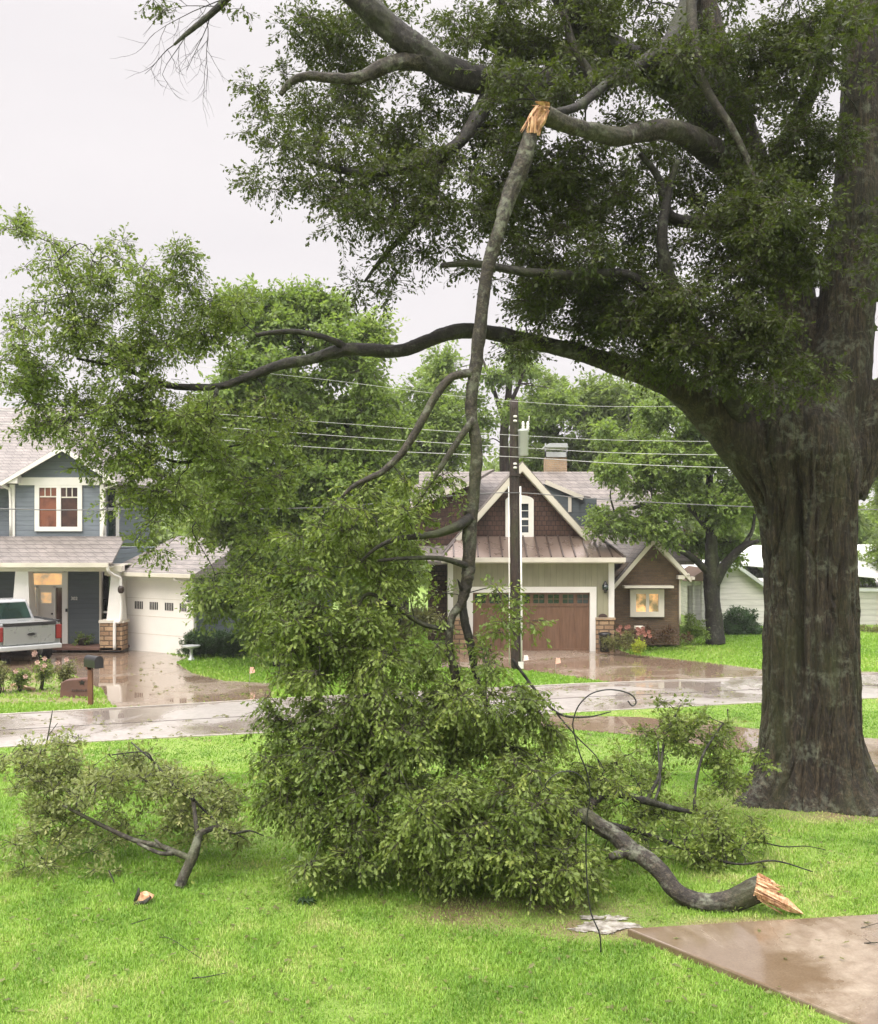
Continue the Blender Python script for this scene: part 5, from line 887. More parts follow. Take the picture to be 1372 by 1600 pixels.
mb = MB(); c, q = smooth([W(0, 756, UY - .3), W(12, 763, UY - .1), W(16, 770, UY - .06), W(17, 836, UY - .06)], [.05] * 4, 4); mb.tube(c, q, 8); mb.build('upper_downspout', M['white'], lh); mb = MB(); c, q = smooth([W(180, 757, UY - .3), W(168, 762, UY - .1), W(163, 770, UY - .06), W(162.5, 836, UY - .06)], [.04] * 4, 4); mb.tube(c, q, 8); mb.build('upper_downspout', M['white'], lh)
# main roof rising behind
rzm = wz(637, 43); slope_roof('main_roof', M['shingle2'], lh, (W(-330, 0, 40).x, 43, rzm), (W(95, 0, 43).x, 43, rzm), (W(-330, 0, 37).x, 36.3, wz(757, 36.3)), (W(186, 0, 37).x, 36.9, wz(757, 36.9)), .15)
mb = MB(); mb.prism([(W(95, 0, 43).x, 43, rzm), (W(186, 0, 37).x, 36.9, wz(757, 36.9)), (W(190, 0, 37).x, 44, wz(757, 36.9))], (0, 0, -.15)); mb.build('main_roof', M['shingle2'], lh)
# low side wing at right of the garage with a dark window
bxf('side_wall', M['gable_blue'], lh, [(300, 905, 380, 1010, 38)], 4); bxf('side_wing_window', M['glass_g'], lh, [(306, 920, 345, 978, 37.95)], .06); bxf('side_wing_trim', M['cream'], lh, [(303, 978, 350, 982, 37.9), (303, 915, 306, 978, 37.9)], .1)
# lantern pair
ln = thing('wall_lantern', ga_(gl - .12, -.12, wz(937, 34)), 'dark lantern at the right jamb of the white garage door', 'lantern'); mb = MB(); c0 = ga_(gl - .10, -.14, wz(940, 33.8)); mb.lathe(c0, [(.02, 0), (.07, .02), (.02, .03)], 6); mb.lathe(c0, [(.09, .24), (.03, .34), (.01, .38)], 6); mb.box(c0 + Vector((-.02, 0, .1)), c0 + Vector((.02, .14, .3))); mb.build('lamp_frame', M['dark'], ln); mb = MB(); mb.lathe(c0, [(.05, .03), (.08, .05), (.09, .24)], 6); mb.build('lamp_glass', M['galv'], ln)
ln = thing('wall_lantern', W(188, 920, PF), 'round grey lantern beside the porch downspout', 'lantern'); mb = MB(); mb.lathe(W(189, 927, PF - .1), [(.06, 0), (.10, .05), (.11, .12), (.10, .2), (.06, .25)], 10); mb.build('lamp_body', M['rust'], ln)
# porch pot
pt = thing('potted_plant', W(130, 1012, LY - .4), 'bushy plant in a pot against the dark porch wall', 'plant'); mb = MB(); mb.lathe(W(130, 1012, LY - .4), [(.14, 0), (.2, .3), (.22, .32), (.2, .34)], 12); mb.build('pot', M['rust'], pt); foliage(pt, 311, [(W(130 + dx, 998, LY - .4), .18) for dx in (-6, 0, 6)], .09, 60, 8, .2, 'leaf', .4)

# ------------------------------------------------------------------ pickup truck
TY = 31.5; tk = thing('pickup_truck', W(40, 1040, TY), 'silver pickup truck parked tail out at the left edge', 'truck')
def T3(x, y, z):                                     # truck space: x right, y forward (away), z up; yawed so the cab drifts left
    yw = R(42); c_, s_ = math.cos(yw), math.sin(yw); o_ = W(48, 0, TY); return Vector((o_.x + x * c_ - y * s_, TY + x * s_ + y * c_, GZ + z))
def tb(mb, x0, x1, y0, y1, z0, z1, xt=0, yt0=0, yt1=0):
    vs = [T3(x0, y0, z0), T3(x1, y0, z0), T3(x1, y1, z0), T3(x0, y1, z0), T3(x0 + xt, y0 + yt0, z1), T3(x1 - xt, y0 + yt0, z1), T3(x1 - xt, y1 - yt1, z1), T3(x0 + xt, y1 - yt1, z1)]
    return mb.add(vs, [(0, 3, 2, 1), (4, 5, 6, 7), (0, 1, 5, 4), (1, 2, 6, 5), (2, 3, 7, 6), (3, 0, 4, 7)])
mb = MB(); tb(mb, -.98, .98, .12, 2.1, .5, 1.26); tb(mb, -.98, .98, 2.1, 5.4, .45, 1.22, .03); mb.build('body', M['truck'], tk, bevel=.04)
mb = MB(); tb(mb, -.80, .78, .02, .12, .62, 1.20); tg = mb.build('tailgate', M['truck'], tk, bevel=.03)
mb = MB(); tb(mb, -.80, .80, .0, .12, 1.21, 1.29); tb(mb, -.98, -.88, .1, 2.1, 1.26, 1.31); tb(mb, .88, .98, .1, 2.1, 1.26, 1.31); mb.build('bed_rail', M['rubber'], tk)
mb = MB(); em = T3(.03, 0, .93); ux = (T3(1, 0, 0) - T3(0, 0, 0)).normalized(); mb.prism([em + ux * .15 * math.cos(t) + Vector((0, 0, .065 * math.sin(t))) for t in [2 * math.pi * i / 20 for i in range(20)]], (0, .03, 0)); mb.build('emblem', M['dark'], tg)
mb = MB(); em2 = em + Vector((0, -.004, 0)); 
for i in range(24):
    t = 2 * math.pi * i / 24; t2 = 2 * math.pi * (i + 1) / 24; f_ = lambda t: em2 + ux * .14 * math.cos(t) + Vector((0, 0, .056 * math.sin(t))); mb.bar(f_(t), f_(t2), .008, .008)
mb.build('emblem_rim', M['galv'], tg)
for sx in (-1, 1): mb = MB(); tb(mb, .81 * sx, .985 * sx, .04, .2, .74, 1.18); mb.build('tail_light', M['taill'], tk, bevel=.02)
mb = MB(); tb(mb, -.95, .95, -.08, .1, .45, .60); mb.build('bumper', M['galv'], tk, bevel=.03)
mb = MB(); tb(mb, -.94, .94, 2.15, 4.3, 1.2, 1.86, .22, .18, .7); mb.build('cab', M['truckwhite'], tk, bevel=.05)
mb = MB(); vs = [T3(-.80, 2.165, 1.27), T3(.80, 2.165, 1.27), T3(.66, 2.30, 1.78), T3(-.66, 2.30, 1.78)]; mb.prism(vs, T3(0, .03, 0) - T3(0, .06, 0)); mb.build('rear_window', M['glass_g'], tk)
for sx in (-1, 1):
    for yy in (1.05, 4.4):
        c0 = T3(sx * .83, yy, .38); mb = MB(); axv = (T3(1, 0, 0) - T3(0, 0, 0)).normalized(); mb.tube([c0 - axv * .13, c0 - axv * .11, c0 + axv * .11, c0 + axv * .13], [.34, .38, .38, .34], 20); wh = mb.build('wheel', M['rubber'], tk); mb = MB(); mb.tube([c0 - axv * .14, c0 + axv * .14], [.22, .22], 14); mb.build('rim', M['galv'], wh)

# ------------------------------------------------------------------ mailbox, stone marker, flags, birdbath
g = G(142, 1102); mbx = thing('mailbox', g, 'black curbside mailbox on a brown wooden post by the street', 'mailbox'); Y = g.y
mb = MB(); mb.bar(g + Vector((0, 0, -.05)), W(141, 1040, Y), .10, .10, (0, 1, 0)); mb.bar(W(139, 1046, Y), W(141, 1030, Y), .13, .1, (0, 1, 0)); mb.build('post', M['post'], mbx)
sh = []; wd = .105; up0 = W(135.5, 1041, Y - .0)
prof = [(-wd, 0), (wd, 0), (wd, .17)] + [(wd * math.cos(t), .17 + wd * math.sin(t)) for t in [math.pi * i / 10 for i in range(1, 10)]] + [(-wd, .17)]
dirx = Vector((.36, -.30, 0)); nx_ = Vector((.64, .76, 0)).normalized(); st0 = W(137, 1041, Y + .1)
mb = MB(); mb.prism([st0 + nx_ * a_ + Vector((0, 0, b_)) for a_, b_ in prof], dirx); mb.build('box', M['dark'], mbx, bevel=.01)
mb = MB(); fr0 = st0 + dirx; mb.prism([fr0 + nx_ * a_ * 1.08 + Vector((0, 0, b_ * 1.04 - .01)) for a_, b_ in prof], dirx * .06); mb.build('door', M['rubber'], mbx)
mb = MB(); p_ = W(137.5, 1034, Y - .08); mb.box(p_, p_ + Vector((.05, .01, .06))); mb.build('white_mark', M['white'], mbx)
g = G(116, 1090); sm_ = thing('stone_marker', g, 'low reddish sandstone block with a dark star beside the mailbox', 'stone'); Y = g.y
rg = random.Random(2); mb = MB(); top_ = [(95, 1067), (102, 1063), (112, 1062), (124, 1061), (134, 1060), (140, 1064)]; pts = [W(93, 1091, Y), W(140, 1090, Y)] + [W(x, y, Y) for x, y in top_[::-1]]
mb.prism(pts, (0, .28, 0)); mb.build('block', M['redstone'], sm_, bevel=.02)
mb = MB(); c0 = W(128, 1066.5, Y - .012); mb.prism([c0 + Vector(((.09 if i % 2 == 0 else .04) * math.sin(i * math.pi / 5), 0, (.075 if i % 2 == 0 else .035) * math.cos(i * math.pi / 5))) for i in range(10)], (0, .02, 0)); mb.build('star', M['dark'], sm_)
mb = MB()
for i, x in enumerate((112, 115.5, 119, 122.5, 126, 129.5, 133)): mb.pbox(x, 1077 + (i % 2), x + 2.2, 1080.5, Y - .01, .02)
mb.build('carved_marks', M['dark_red'], sm_)
def flag(x, y, lab, mat='plastic_w'):
    g = G(x, y); t = thing('marker_flag', g, lab, 'marker flag', 'small utility marker flags'); mb = MB(); mb.tube([g, g + Vector((.02, 0, .45))], [.005, .004], 5); mb.build('wire', M['galv'], t); mb = MB(); z = .27; mb.prism([g + Vector((.0, -.005, z)), g + Vector((.15, -.03, z + .03)), g + Vector((.13, -.01, z + .17)), g + Vector((.015, -.005, z + .17))], (0, .006, 0)); mb.build('flag', M[mat], t)
flag(868, 1052, 'small pale flag on grass in front of the wooden garage door', 'plastic_p'); flag(390, 1068, 'small pale marker flag on grass beside the left driveway', 'plastic_p'); flag(818, 1047, 'white marker flag at the foot of the utility pole')
g = G(299, 1032); bb = thing('birdbath', g, 'small pale stone birdbath in front of the clipped hedge', 'birdbath'); mb = MB(); mb.lathe(g, [(.13, 0), (.13, .04), (.06, .1), (.05, .32), (.09, .38)], 12); mb.build('pedestal', M['galv'], bb); mb = MB(); mb.lathe(g, [(.08, .38), (.25, .42), (.29, .48), (.25, .48), (.1, .44)], 18); mb.build('basin', M['galv'], bb)
g = G(946, 1000); tr_ = thing('bin', W(945, 1014, 34.5), 'small dark bin beside the wooden garage door', 'bin'); mb = MB(); mb.lathe(W(945, 1018, 34.5), [(.16, 0), (.2, .55), (.22, .56), (.22, .62), (.1, .66)], 14); mb.build('bin_body', M['dark'], tr_)
# ------------------------------------------------------------------ utility pole, transformer, wires
g = G(806, 1046); UYP = g.y; up_ = thing('utility_pole', g, 'dark wooden utility pole with grey transformer in front of the garage', 'utility pole')
rg = random.Random(6); mb = MB(); c, q = smooth([W(807.5, 1048, UYP), W(806, 900, UYP), W(804, 760, UYP), (W(803, 625, UYP))], [.165, .16, .145, .125], 10, rg, .05); mb.tube(c, q, 16, .03, rg); mb.build('pole', M['pole'], up_)
mb = MB(); mb.tube([W(815, 1043, UYP - .16), W(815, 960, UYP - .15), W(813, 760, UYP - .13)], [.028] * 3, 8); mb.build('conduit', M['pvc'], up_, 'white conduit on the right side'); mb = MB(); mb.tube([W(796, 1040, UYP - .1), W(796, 960, UYP - .1), W(795, 760, UYP - .08)], [.016] * 3, 8); mb.build('conduit', M['pvc'], up_, 'thin white conduit on the left side')
mb = MB(); mb.pbox(810, 1034, 818, 1045, UYP - .22, .02); mb.build('guard', M['pvc'], up_)
tz = MB(); c0 = W(817.5, 712, UYP - .05); tz.lathe(c0, [(.13, 0), (.155, .02), (.155, .70), (.17, .71), (.17, .76), (.06, .80)], 18); tz.build('transformer', M['galv'], up_)
mb = MB(); c0 = W(820, 672, UYP - .1)
for dx in (-.05, .09): mb.lathe(c0 + Vector((dx, 0, .0)), [(.03, 0), (.055, .03), (.035, .06), (.055, .1), (.035, .13), (.05, .18), (.02, .26)], 10)
mb.tube([c0 + Vector((.12, 0, .2)), c0 + Vector((.13, 0, .42))], [.012, .01], 6); mb.build('bushing', M['pvc'], up_)
mb = MB()
for y in (650, 657, 724, 730): mb.lathe(W(805, y + 1, UYP - .17), [(.02, -.03), (.055, -.02), (.055, .03), (.02, .04)], 8)
mb.build('insulator', M['pvc'], up_); bxf('bracket', M['rust'], up_, [(797, 740, 813, 743.5, UYP - .19), (808, 680, 814, 683, UYP - .1), (808, 704, 814, 707, UYP - .1)], .3)
def wire(pts, lab, r, mat='wire'):
    dY = lambda x: UYP - .18 + (x - 805) * .0042
    c, q = smooth([W(x, y, dY(x)) for x, y in pts], [r] * len(pts), 8); mb = MB(); q = [v * .62 for v in q]; mb.tube(c, q, 6); o = mb.build('power_line', M[mat]); recenter(o, c[0]); tag(o, lab, 'wire', 'overhead wires on the utility pole')
wire([(-700, 470), (100, 552), (480, 590), (803, 627), (1120, 634), (2000, 610)], 'topmost overhead wire meeting the pole tip', .009)
wire([(-700, 560), (100, 627), (420, 653), (803, 680), (1130, 690), (2000, 690)], 'overhead wire crossing the pole at the transformer, second from top', .011)
wire([(-700, 590), (100, 648), (430, 674), (806, 699), (1130, 711), (2000, 715)], 'overhead wire just above the roof ridge, third from top', .013)
wire([(-700, 620), (100, 668), (480, 698), (806, 714), (1145, 731), (2000, 745)], 'overhead wire just below the transformer, fourth from top', .015)
wire([(-700, 772), (0, 795), (180, 796), (500, 793), (690, 776), (806, 770), (950, 781), (1175, 792), (1372, 796), (2000, 790)], 'lowest thick communication cable passing in front of the upstairs window', .022, 'cable')
mb = MB(); c, q = smooth([W(830, 694, UYP - .1), W(845, 705, UYP - .15), W(870, 703, UYP - .15)], [.01] * 3, 5); mb.tube(c, q, 5); mb.build('jumper_wire', M['dark'], up_)

# ------------------------------------------------------------------ trees and shrubs beyond the street
def bgtree(name, label, base, Y, trunk, limbs_, blobs, seed, leaf=.16, mat='leaf_bg', dens=2., rc=(.5, .95), ns=22, k=9, length=.5, group='trees beyond the street', bark='bark_dark', droop=.3, cat='tree', twr=.008):
    b = W(base[0], base[1], Y); b.z = T(b.x, b.y); t = thing(name, b, label, cat, group); rng = np.random.default_rng(seed); sk = []
    if trunk: p = [W(x, y, Y) for x, y, r in trunk]; o, q = limb(t, p, [r / F * Y for x, y, r in trunk], 'trunk', bark, seed, 6, 12); sk += q
    for i, l in enumerate(limbs_): p = [W(x, y, Y + dy) for x, y, dy, r in l]; o, q = limb(t, p, [r / F * Y for x, y, dy, r in l], 'limb', bark, seed + i + 1, 5, 8); sk += q
    cl = []
    for b_ in blobs:
        x, y, rx, ry, dy, ddy = b_[:6]; dn = dens * (b_[6] if len(b_) > 6 else 1); ax, az = rx / F * Y, ry / F * Y; rm_ = (rc[0] + rc[1]) / 2; n = max(2, int(dn * .55 * ax * az * max(ddy, .6) / rm_ ** 3))
        for _ in range(n):
            d = rng.normal(size=3); d /= np.linalg.norm(d); qq = rng.uniform(0, 1) ** .42; cl.append((W(x, y, Y + dy) + Vector((d[0] * ax * qq, d[1] * ddy * qq, d[2] * az * qq)), rng.uniform(*rc)))
    cl = [(c, r) for c, r in cl if c.z > b.z + .3 * r]
    foliage(t, seed, cl, leaf, ns / (rc[0] / .35) ** 2 * 1.6 if rc[0] > .35 else ns, k, length, mat, droop, DIA, DIAF, twr=twr)
    if sk and trunk:
        mb = MB(); connect(mb, rng, cl[::3], sk[4:], .02); mb.build('branches', M[bark], t)
    return t
# big light green tree behind the low limb
bgtree('broadleaf_tree', 'tall feathery light green tree rising behind the low oak limb, left of the gabled house', (440, 1035), 31, [(440, 1040, 14), (440, 900, 13), (445, 760, 11), (455, 640, 8), (470, 520, 4)], [[(443, 800, 0, 8), (400, 720, 0, 6), (360, 650, 0, 3)], [(445, 760, 0, 8), (520, 680, 0, 6), (580, 620, 0, 3)], [(440, 900, 0, 6), (500, 850, 0, 4), (560, 800, 0, 3)]],
 [(470, 520, 60, 60, 0, 1.5), (400, 560, 60, 80, 0, 1.5), (540, 560, 60, 70, 0, 1.5), (460, 620, 110, 80, 0, 2.4), (370, 660, 60, 70, 0, 2), (570, 650, 60, 70, 0, 2), (440, 740, 120, 80, 0, 2.6), (350, 780, 60, 70, 0, 1.5), (560, 760, 80, 80, 0, 2), (390, 850, 90, 70, 0, 2), (500, 860, 100, 70, 0, 2), (380, 940, 70, 60, 0, 1.5), (450, 950, 80, 60, 0, 1.5), (330, 700, 50, 60, 0, 1.5), (620, 880, 60, 60, 0, 1.5), (385, 480, 18, 30, 0, .6), (465, 462, 24, 26, 0, .6), (510, 470, 16, 24, 0, .6), (440, 500, 30, 30, 0, .8), (360, 520, 24, 40, 0, .8), (580, 520, 20, 24, 0, .6)], 401, .15, 'leaf_lime', 2.3)
bgtree('broadleaf_tree', 'mid green tree filling the gap between lime tree and hanging limb', (640, 1000), 48, [(630, 1000, 9), (630, 800, 8), (640, 680, 5)], [], [(630, 640, 70, 55, 0, 2.5), (600, 720, 80, 60, 0, 2.5), (680, 700, 60, 60, 0, 2.5), (640, 790, 90, 60, 0, 2.5), (560, 820, 70, 60, 0, 2), (700, 640, 40, 40, 0, 1.5)], 402, .2, 'leaf_lime', 2.8, (.7, 1.2), length=.7)
bgtree('pine_tree', 'tall tree with bare reddish trunk behind the utility pole', (793, 960), 50, [(792, 980, 9), (790, 800, 8), (788, 680, 7), (795, 610, 5), (800, 540, 3)], [[(788, 660, 0, 4), (765, 590, 0, 2.6), (745, 540, 0, 1.5)], [(793, 640, 0, 4), (815, 590, 0, 2.5), (825, 545, 0, 1.5)]], [(790, 640, 40, 50, -1.5, 1.2, .7), (780, 560, 50, 35, 0, 2, .3), (830, 580, 40, 40, 0, 2, .4), (720, 600, 50, 45, 0, 2, .5), (850, 620, 40, 50, 0, 2, 1), (740, 680, 40, 50, 0, 2, .7), (700, 560, 40, 30, 0, 2, .35)], 403, .2, 'leaf_lime', 1.7, (.6, 1.), length=.7, bark='pole')
bgtree('broadleaf_tree', 'dark green tree behind the brick chimney', (880, 980), 54, [(880, 1000, 10), (875, 800, 8), (870, 680, 5)], [], [(860, 640, 50, 50, 0, 2.5), (920, 640, 60, 60, 0, 2.5), (850, 700, 50, 40, 0, 2.5), (930, 700, 60, 60, 0, 2.5), (990, 660, 60, 70, 0, 3), (900, 760, 80, 60, 0, 2)], 404, .22, 'leaf_bg', 2.4, (.7, 1.2), length=.7)
bgtree('maple_tree', 'layered bright green tree in the lawn right of the brick wing', (1117, 1006), 37, [(1118, 1006, 15), (1114, 950, 11.5), (1112, 900, 12), (1112, 840, 9), (1108, 780, 6), (1110, 720, 4)], [[(1114, 915, 0, 10), (1135, 880, -.3, 8), (1160, 855, -.5, 6), (1185, 845, -.6, 3)], [(1112, 900, 0, 6), (1080, 870, -.3, 5), (1040, 850, -.6, 3)], [(1110, 830, 0, 6), (1070, 790, -.8, 4), (1010, 790, -1.2, 3), (960, 800, -1.5, 2)], [(1110, 800, 0, 5), (1150, 740, 0, 4), (1180, 690, 0, 2)], [(1160, 855, -.5, 4), (1175, 830, -.5, 3), (1180, 800, -.6, 2)]],
 [(1020, 640, 60, 28, 0, 1.5), (1080, 660, 80, 35, 0, 2), (960, 690, 50, 26, -1, 1.2), (1040, 710, 90, 32, -.5, 2), (1130, 700, 60, 40, 0, 1.8), (980, 740, 70, 24, -1.2, 1.5), (1090, 770, 90, 34, 0, 2), (1010, 795, 75, 22, -1.6, 1.2), (960, 815, 30, 14, -1.9, .8), (1150, 790, 45, 40, -.3, 1.5), (1130, 850, 50, 24, .5, 1.4, .45), (1060, 850, 40, 18, .5, 1.2, .4), (1020, 820, 30, 14, -1.4, .8)], 405, .15, 'leaf_lime', 1.6, (.45, .8), length=.45)
bgtree('broadleaf_tree', 'green tree showing right of the oak trunk', (1390, 960), 46, [(1400, 960, 10), (1395, 850, 8), (1390, 760, 5)], [], [(1380, 700, 45, 60, 0, 2.2), (1400, 780, 55, 60, 0, 2.2), (1390, 860, 50, 45, 0, 2, .9), (1440, 700, 60, 120, 0, 2.5, .8), (1350, 880, 20, 25, 0, 1.5, .6)], 406, .18, 'leaf_bg', 1.8, (.6, 1.), length=.6)
bgtree('broadleaf_tree', 'reddish toned thin tree behind the porch shed', (1070, 960), 52, [(1080, 960, 6), (1080, 880, 4)], [], [(1050, 850, 40, 20, 0, 2, .8), (1095, 880, 30, 22, 0, 2, .8), (1020, 830, 30, 20, 0, 1.5, .6)], 407, .2, 'leaf_red', 1., (.5, .8), length=.5)
bgtree('broadleaf_tree', 'far tree above the ridge right of the tall maple', (1240, 960), 58, [(1240, 980, 8), (1240, 800, 5)], [], [(1230, 720, 80, 70, 0, 3), (1180, 640, 60, 50, 0, 2.5), (1290, 660, 90, 80, 0, 3), (1150, 780, 60, 40, 0, 2, .7), (1260, 800, 90, 60, 0, 2)], 408, .25, 'leaf_lime', 1.8, (.8, 1.3), length=.8)
bgtree('broadleaf_tree', 'low far tree seen between left house and lime tree', (330, 960), 50, [(330, 980, 7), (330, 850, 5)], [], [(320, 780, 50, 50, 0, 2), (360, 850, 50, 50, 0, 2), (230, 760, 40, 40, 0, 2, .6)], 409, .2, 'leaf_bg', 1.2, (.6, 1.), length=.6)
bgtree('broadleaf_tree', 'brownish low tree seen through the hanging branch left of the gabled house', (620, 1030), 33.5, [(620, 1035, 6), (620, 960, 4)], [], [(610, 960, 60, 40, 0, 1.2), (660, 980, 40, 36, 0, 1.), (560, 980, 40, 36, 0, 1.), (620, 910, 50, 30, 0, 1.)], 410, .12, 'leaf_olive', 1.8, (.4, .7), length=.4)
# distant wood closing the horizon
rng = np.random.default_rng(500); cl = [(Vector((x, rng.uniform(75, 110), rng.uniform(-.5, 5.5) + 2.2 * math.sin(x * .13) + 1)), rng.uniform(1.4, 2.6)) for x in rng.uniform(-75, 85, 900)]
fo_ = thing('t', (0, 80, 0), '', ''); o = foliage(fo_, 501, cl, .6, 2.3, 8, 1.6, 'leaf_bg', .2, DIA, DIAF, twr=.02)
for ch in list(fo_.children):
    mw = Vector(fo_.location); ch.parent = None; ch.location = mw
    if ch.name.startswith('twigs'): bpy.data.objects.remove(ch)
    else: ch.name = 'distant_wood'; tag(ch, 'distant mass of trees closing the horizon behind the houses', 'trees', kind='stuff')
bpy.data.objects.remove(fo_)

def shrub(name, label, blobs, Y, seed, mat, leaf=.05, ns=60, group=None, cat='shrub', droop=.05, rc=(.16, .28), dens=1., length=.14, flower=None):
    b = W(blobs[0][0], 0, Y); b.z = T(b.x, b.y); t = thing(name, b, label, cat, group); rng = np.random.default_rng(seed); cl = []
    for x, y, rx, ry in blobs:
        ax, az = rx / F * Y, ry / F * Y; n = max(3, int(dens * 1.1 * ax * az * min(ax, .8) / .012))
        for _ in range(n):
            d = rng.normal(size=3); d /= np.linalg.norm(d); q = rng.uniform(0, 1) ** .4; c = W(x, y, Y) + Vector((d[0] * ax * q, d[1] * min(ax, .8) * q, d[2] * az * q)); c.z = max(c.z, b.z + .08); cl.append((c, rng.uniform(*rc)))
    foliage(t, seed, cl, leaf, ns, 8, length, mat, droop, DIA, DIAF, twr=.003)
    if flower:
        mat_, n, size = flower; rg = random.Random(seed)
        for i in range(n):
            c, r = cl[rg.randrange(len(cl))]; c = c + Vector((rg.uniform(-.2, .2), -.2, rg.uniform(0, .3))); mb = MB()
            for j in range(7):
                a = j * .9; mb.add([c, c + Vector((size * math.cos(a), -.02, size * math.sin(a))), c + Vector((size * math.cos(a + .5), -.05, size * math.sin(a + .5))) * 1, c + Vector((size * .8 * math.cos(a + .9), .0, size * .8 * math.sin(a + .9)))], [(0, 1, 2, 3)])
            mb.build('flower', M[mat_], t)
    return t
rg = random.Random(3); hb = W(330, 0, 33); hb.z = GZ; hd = thing('hedge', hb, 'clipped dark hedge behind the birdbath', 'hedge'); ha, hb2 = W(281, 990, 33), W(392, 990, 33)
foliage(hd, 601, [(Vector((rg.uniform(ha.x + .12, hb2.x), 33.3 + rg.uniform(-.35, .5), rg.uniform(GZ + .15, ha.z - .03))), .2) for _ in range(150)], .045, 75, 9, .10, 'leaf_dark', .05, DIA, DIAF, twr=.003)
shrub('shrub', 'large round dark shrub against the pale outbuilding', [(1158, 976, 32, 26), (1140, 985, 18, 18), (1176, 985, 16, 18)], 41, 602, 'leaf_dark', .07, 60, dens=1.)
shrub('shrub', 'light green mounded shrub between brick wing and maple trunk', [(1086, 972, 18, 20), (1076, 985, 12, 12), (1094, 985, 12, 12)], 36.6, 603, 'leaf_lime', .06, 60)
shrub('shrub', 'row of dark reddish shrubs under the lit window', [(1010, 990, 22, 14), (1040, 992, 22, 13), (1070, 992, 16, 12), (1000, 996, 16, 10)], 35.2, 604, 'leaf_red', .06, 50)
shrub('shrub', 'olive leafy shrub at the driveway edge beside the garage', [(970, 1008, 16, 9), (955, 1005, 8, 10), (985, 1000, 12, 10)], 33.6, 605, 'leaf_olive', .05, 60)
shrub('shrub', 'small bright yellow green shrub in the flower bed', [(1000, 1009, 10, 9), (995, 1012, 8, 6)], 33.2, 606, 'leaf_yel', .05, 70, rc=(.1, .18))
shrub('flower_bed_plant', 'salmon flowering plants around the brick pedestal', [(975, 992, 18, 5), (1000, 996, 10, 4)], 34.2, 607, 'leaf_olive', .05, 40, flower=('salmon', 20, .07), rc=(.08, .14))
ped = thing('brick_pedestal', W(1000, 1000, 34.4), 'short red brick pedestal in the flower bed', 'pedestal'); bxf('shaft', M['redstone'], ped, [(995, 983, 1006, 1012, 34.4)], .24); bxf('cap', M['cream'], ped, [(993.5, 979, 1007, 983, 34.36)], .32)
shrub('shrub', 'low weedy bush at the right edge beyond the road', [(1350, 992, 18, 9), (1385, 995, 22, 9)], 41.5, 608, 'leaf_olive', .08, 40)
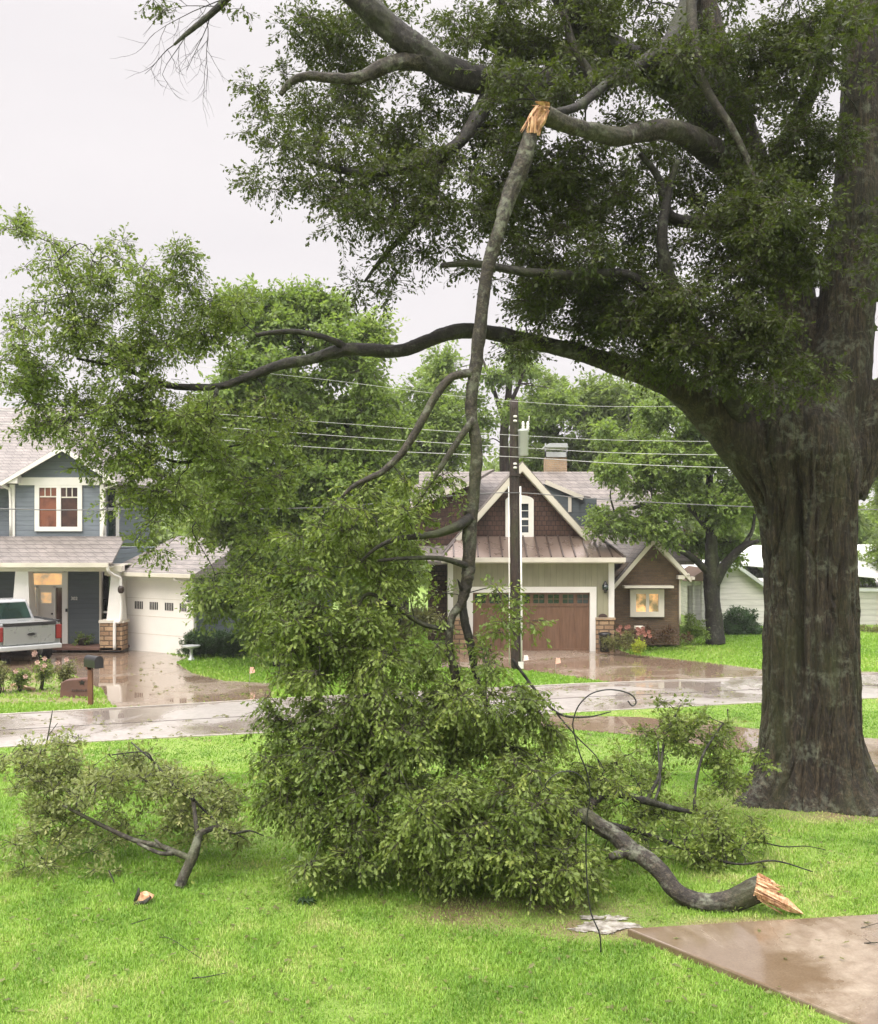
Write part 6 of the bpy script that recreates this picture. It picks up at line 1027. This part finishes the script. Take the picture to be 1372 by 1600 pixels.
# roses beside the mailbox
for i, (x, y, rx, ry, lab, nf) in enumerate(((66, 1052, 17, 26, 'tallest rose bush with pink blooms in front of the truck', 7), (100, 1050, 14, 18, 'airy rose bush nearest the stone marker', 2), (30, 1060, 14, 14, 'small rose bush between the two taller ones', 2), (2, 1052, 14, 18, 'rose bush cut by the left edge of the picture', 2))):
    Yr = 26.5 - .2 * i; b = W(x, 0, Yr); b.z = GZ; t = thing('rose_bush', b, lab, 'rose bush', 'rose bushes along the driveway'); rg = random.Random(700 + i); mb = MB(); tips = []
    for s in range(9):
        a = Vector((b.x + rg.uniform(-.07, .07), b.y + rg.uniform(-.07, .07), GZ)); e_ = W(x + rg.uniform(-1, 1) * rx, y - ry * rg.uniform(.2, 1), Yr + rg.uniform(-.3, .3)); m_ = a.lerp(e_, .5) + Vector((0, 0, .12)); c, q = smooth([a, m_, e_], [.014, .01, .005], 4); mb.tube(c, q, 5); tips += c[3:]
    mb.build('stems', M['twig'], t); foliage(t, 710 + i, [(p, .15) for p in tips[::2]], .06, 26, 7, .16, 'leaf_olive' if i % 2 else 'leaf', .2, DIA, DIAF, twr=.003)
    for j in range(nf):
        c = tips[rg.randrange(len(tips))] + Vector((rg.uniform(-.1, .1), -.25, rg.uniform(0, .28))); mb = MB()
        for r_, z_, n_ in ((.06, 0, 6), (.042, .02, 5), (.02, .03, 4)):
            for q_ in range(n_): a = 2 * math.pi * q_ / n_ + r_ * 9; u1 = Vector((math.cos(a), 0, math.sin(a))); u2 = Vector((math.cos(a + .7), 0, math.sin(a + .7))); mb.add([c, c + u1 * r_ + Vector((0, -z_ - .01, 0)), c + (u1 + u2) * r_ * .62 + Vector((0, -z_ - .03, 0)), c + u2 * r_ + Vector((0, -z_, 0))], [(0, 1, 2, 3)])
        mb.build('bloom', M['pink'], t)
mb = MB(); p_ = W(22, 1079, 24.5); mb.bar(G(20, 1072) + Vector((0, 0, .04)), G(52, 1080) + Vector((0, 0, .05)), .12, .06); o = mb.build('bark_strip', M['stone']); tag(o, 'pale curved edging piece under the rose bushes', 'edging'); recenter(o, G(35, 1076))
# washed-up debris on the wet paving
rng = np.random.default_rng(31); pts = []
for x0_, x1_, y0_, y1_, n_ in ((200, 270, 1035, 1085, 26), (830, 1180, 1025, 1062, 110), (0, 420, 1120, 1160, 70), (860, 1190, 1072, 1105, 60), (290, 420, 1070, 1095, 40), (860, 1180, 1122, 1170, 90)):
    for _ in range(n_): g_ = G(rng.uniform(x0_, x1_), rng.uniform(y0_, y1_)); g_.z += .025; pts += [tuple(g_ + Vector((rng.normal() * .05, rng.normal() * .05, 0))) for _ in range(rng.integers(1, 5))]
pos = np.array(pts); n = len(pos); d = rng.normal(size=(n, 3)); d[:, 2] *= .12; u_ = rng.normal(size=(n, 3)) * .3; u_[:, 2] += 1
tag(link_mesh('leaf_litter', leaf_mesh('leaf_litter', pos, d, u_, rng.uniform(.06, .15, n), rng.uniform(0, 1, n)), M['leaf_olive']), 'wet leaves washed onto the road and driveways', 'leaf litter', kind='stuff')
# ------------------------------------------------------------------ thin rainy air
k = bpy.data.materials.new('rain_haze'); k.use_nodes = True; k.node_tree.nodes.clear(); o_ = k.node_tree.nodes.new('ShaderNodeOutputMaterial'); v_ = k.node_tree.nodes.new('ShaderNodeVolumePrincipled')
v_.inputs['Color'].default_value = (.93, .93, .93, 1); v_.inputs['Density'].default_value = .0006; v_.inputs['Anisotropy'].default_value = .2; k.node_tree.links.new(v_.outputs[0], o_.inputs['Volume'])
mb = MB(); mb.box((-410, -65, -1.9), (410, 910, 22)); tag(mb.build('haze', k), kind='stuff')
SC.cycles.volume_bounces = 0
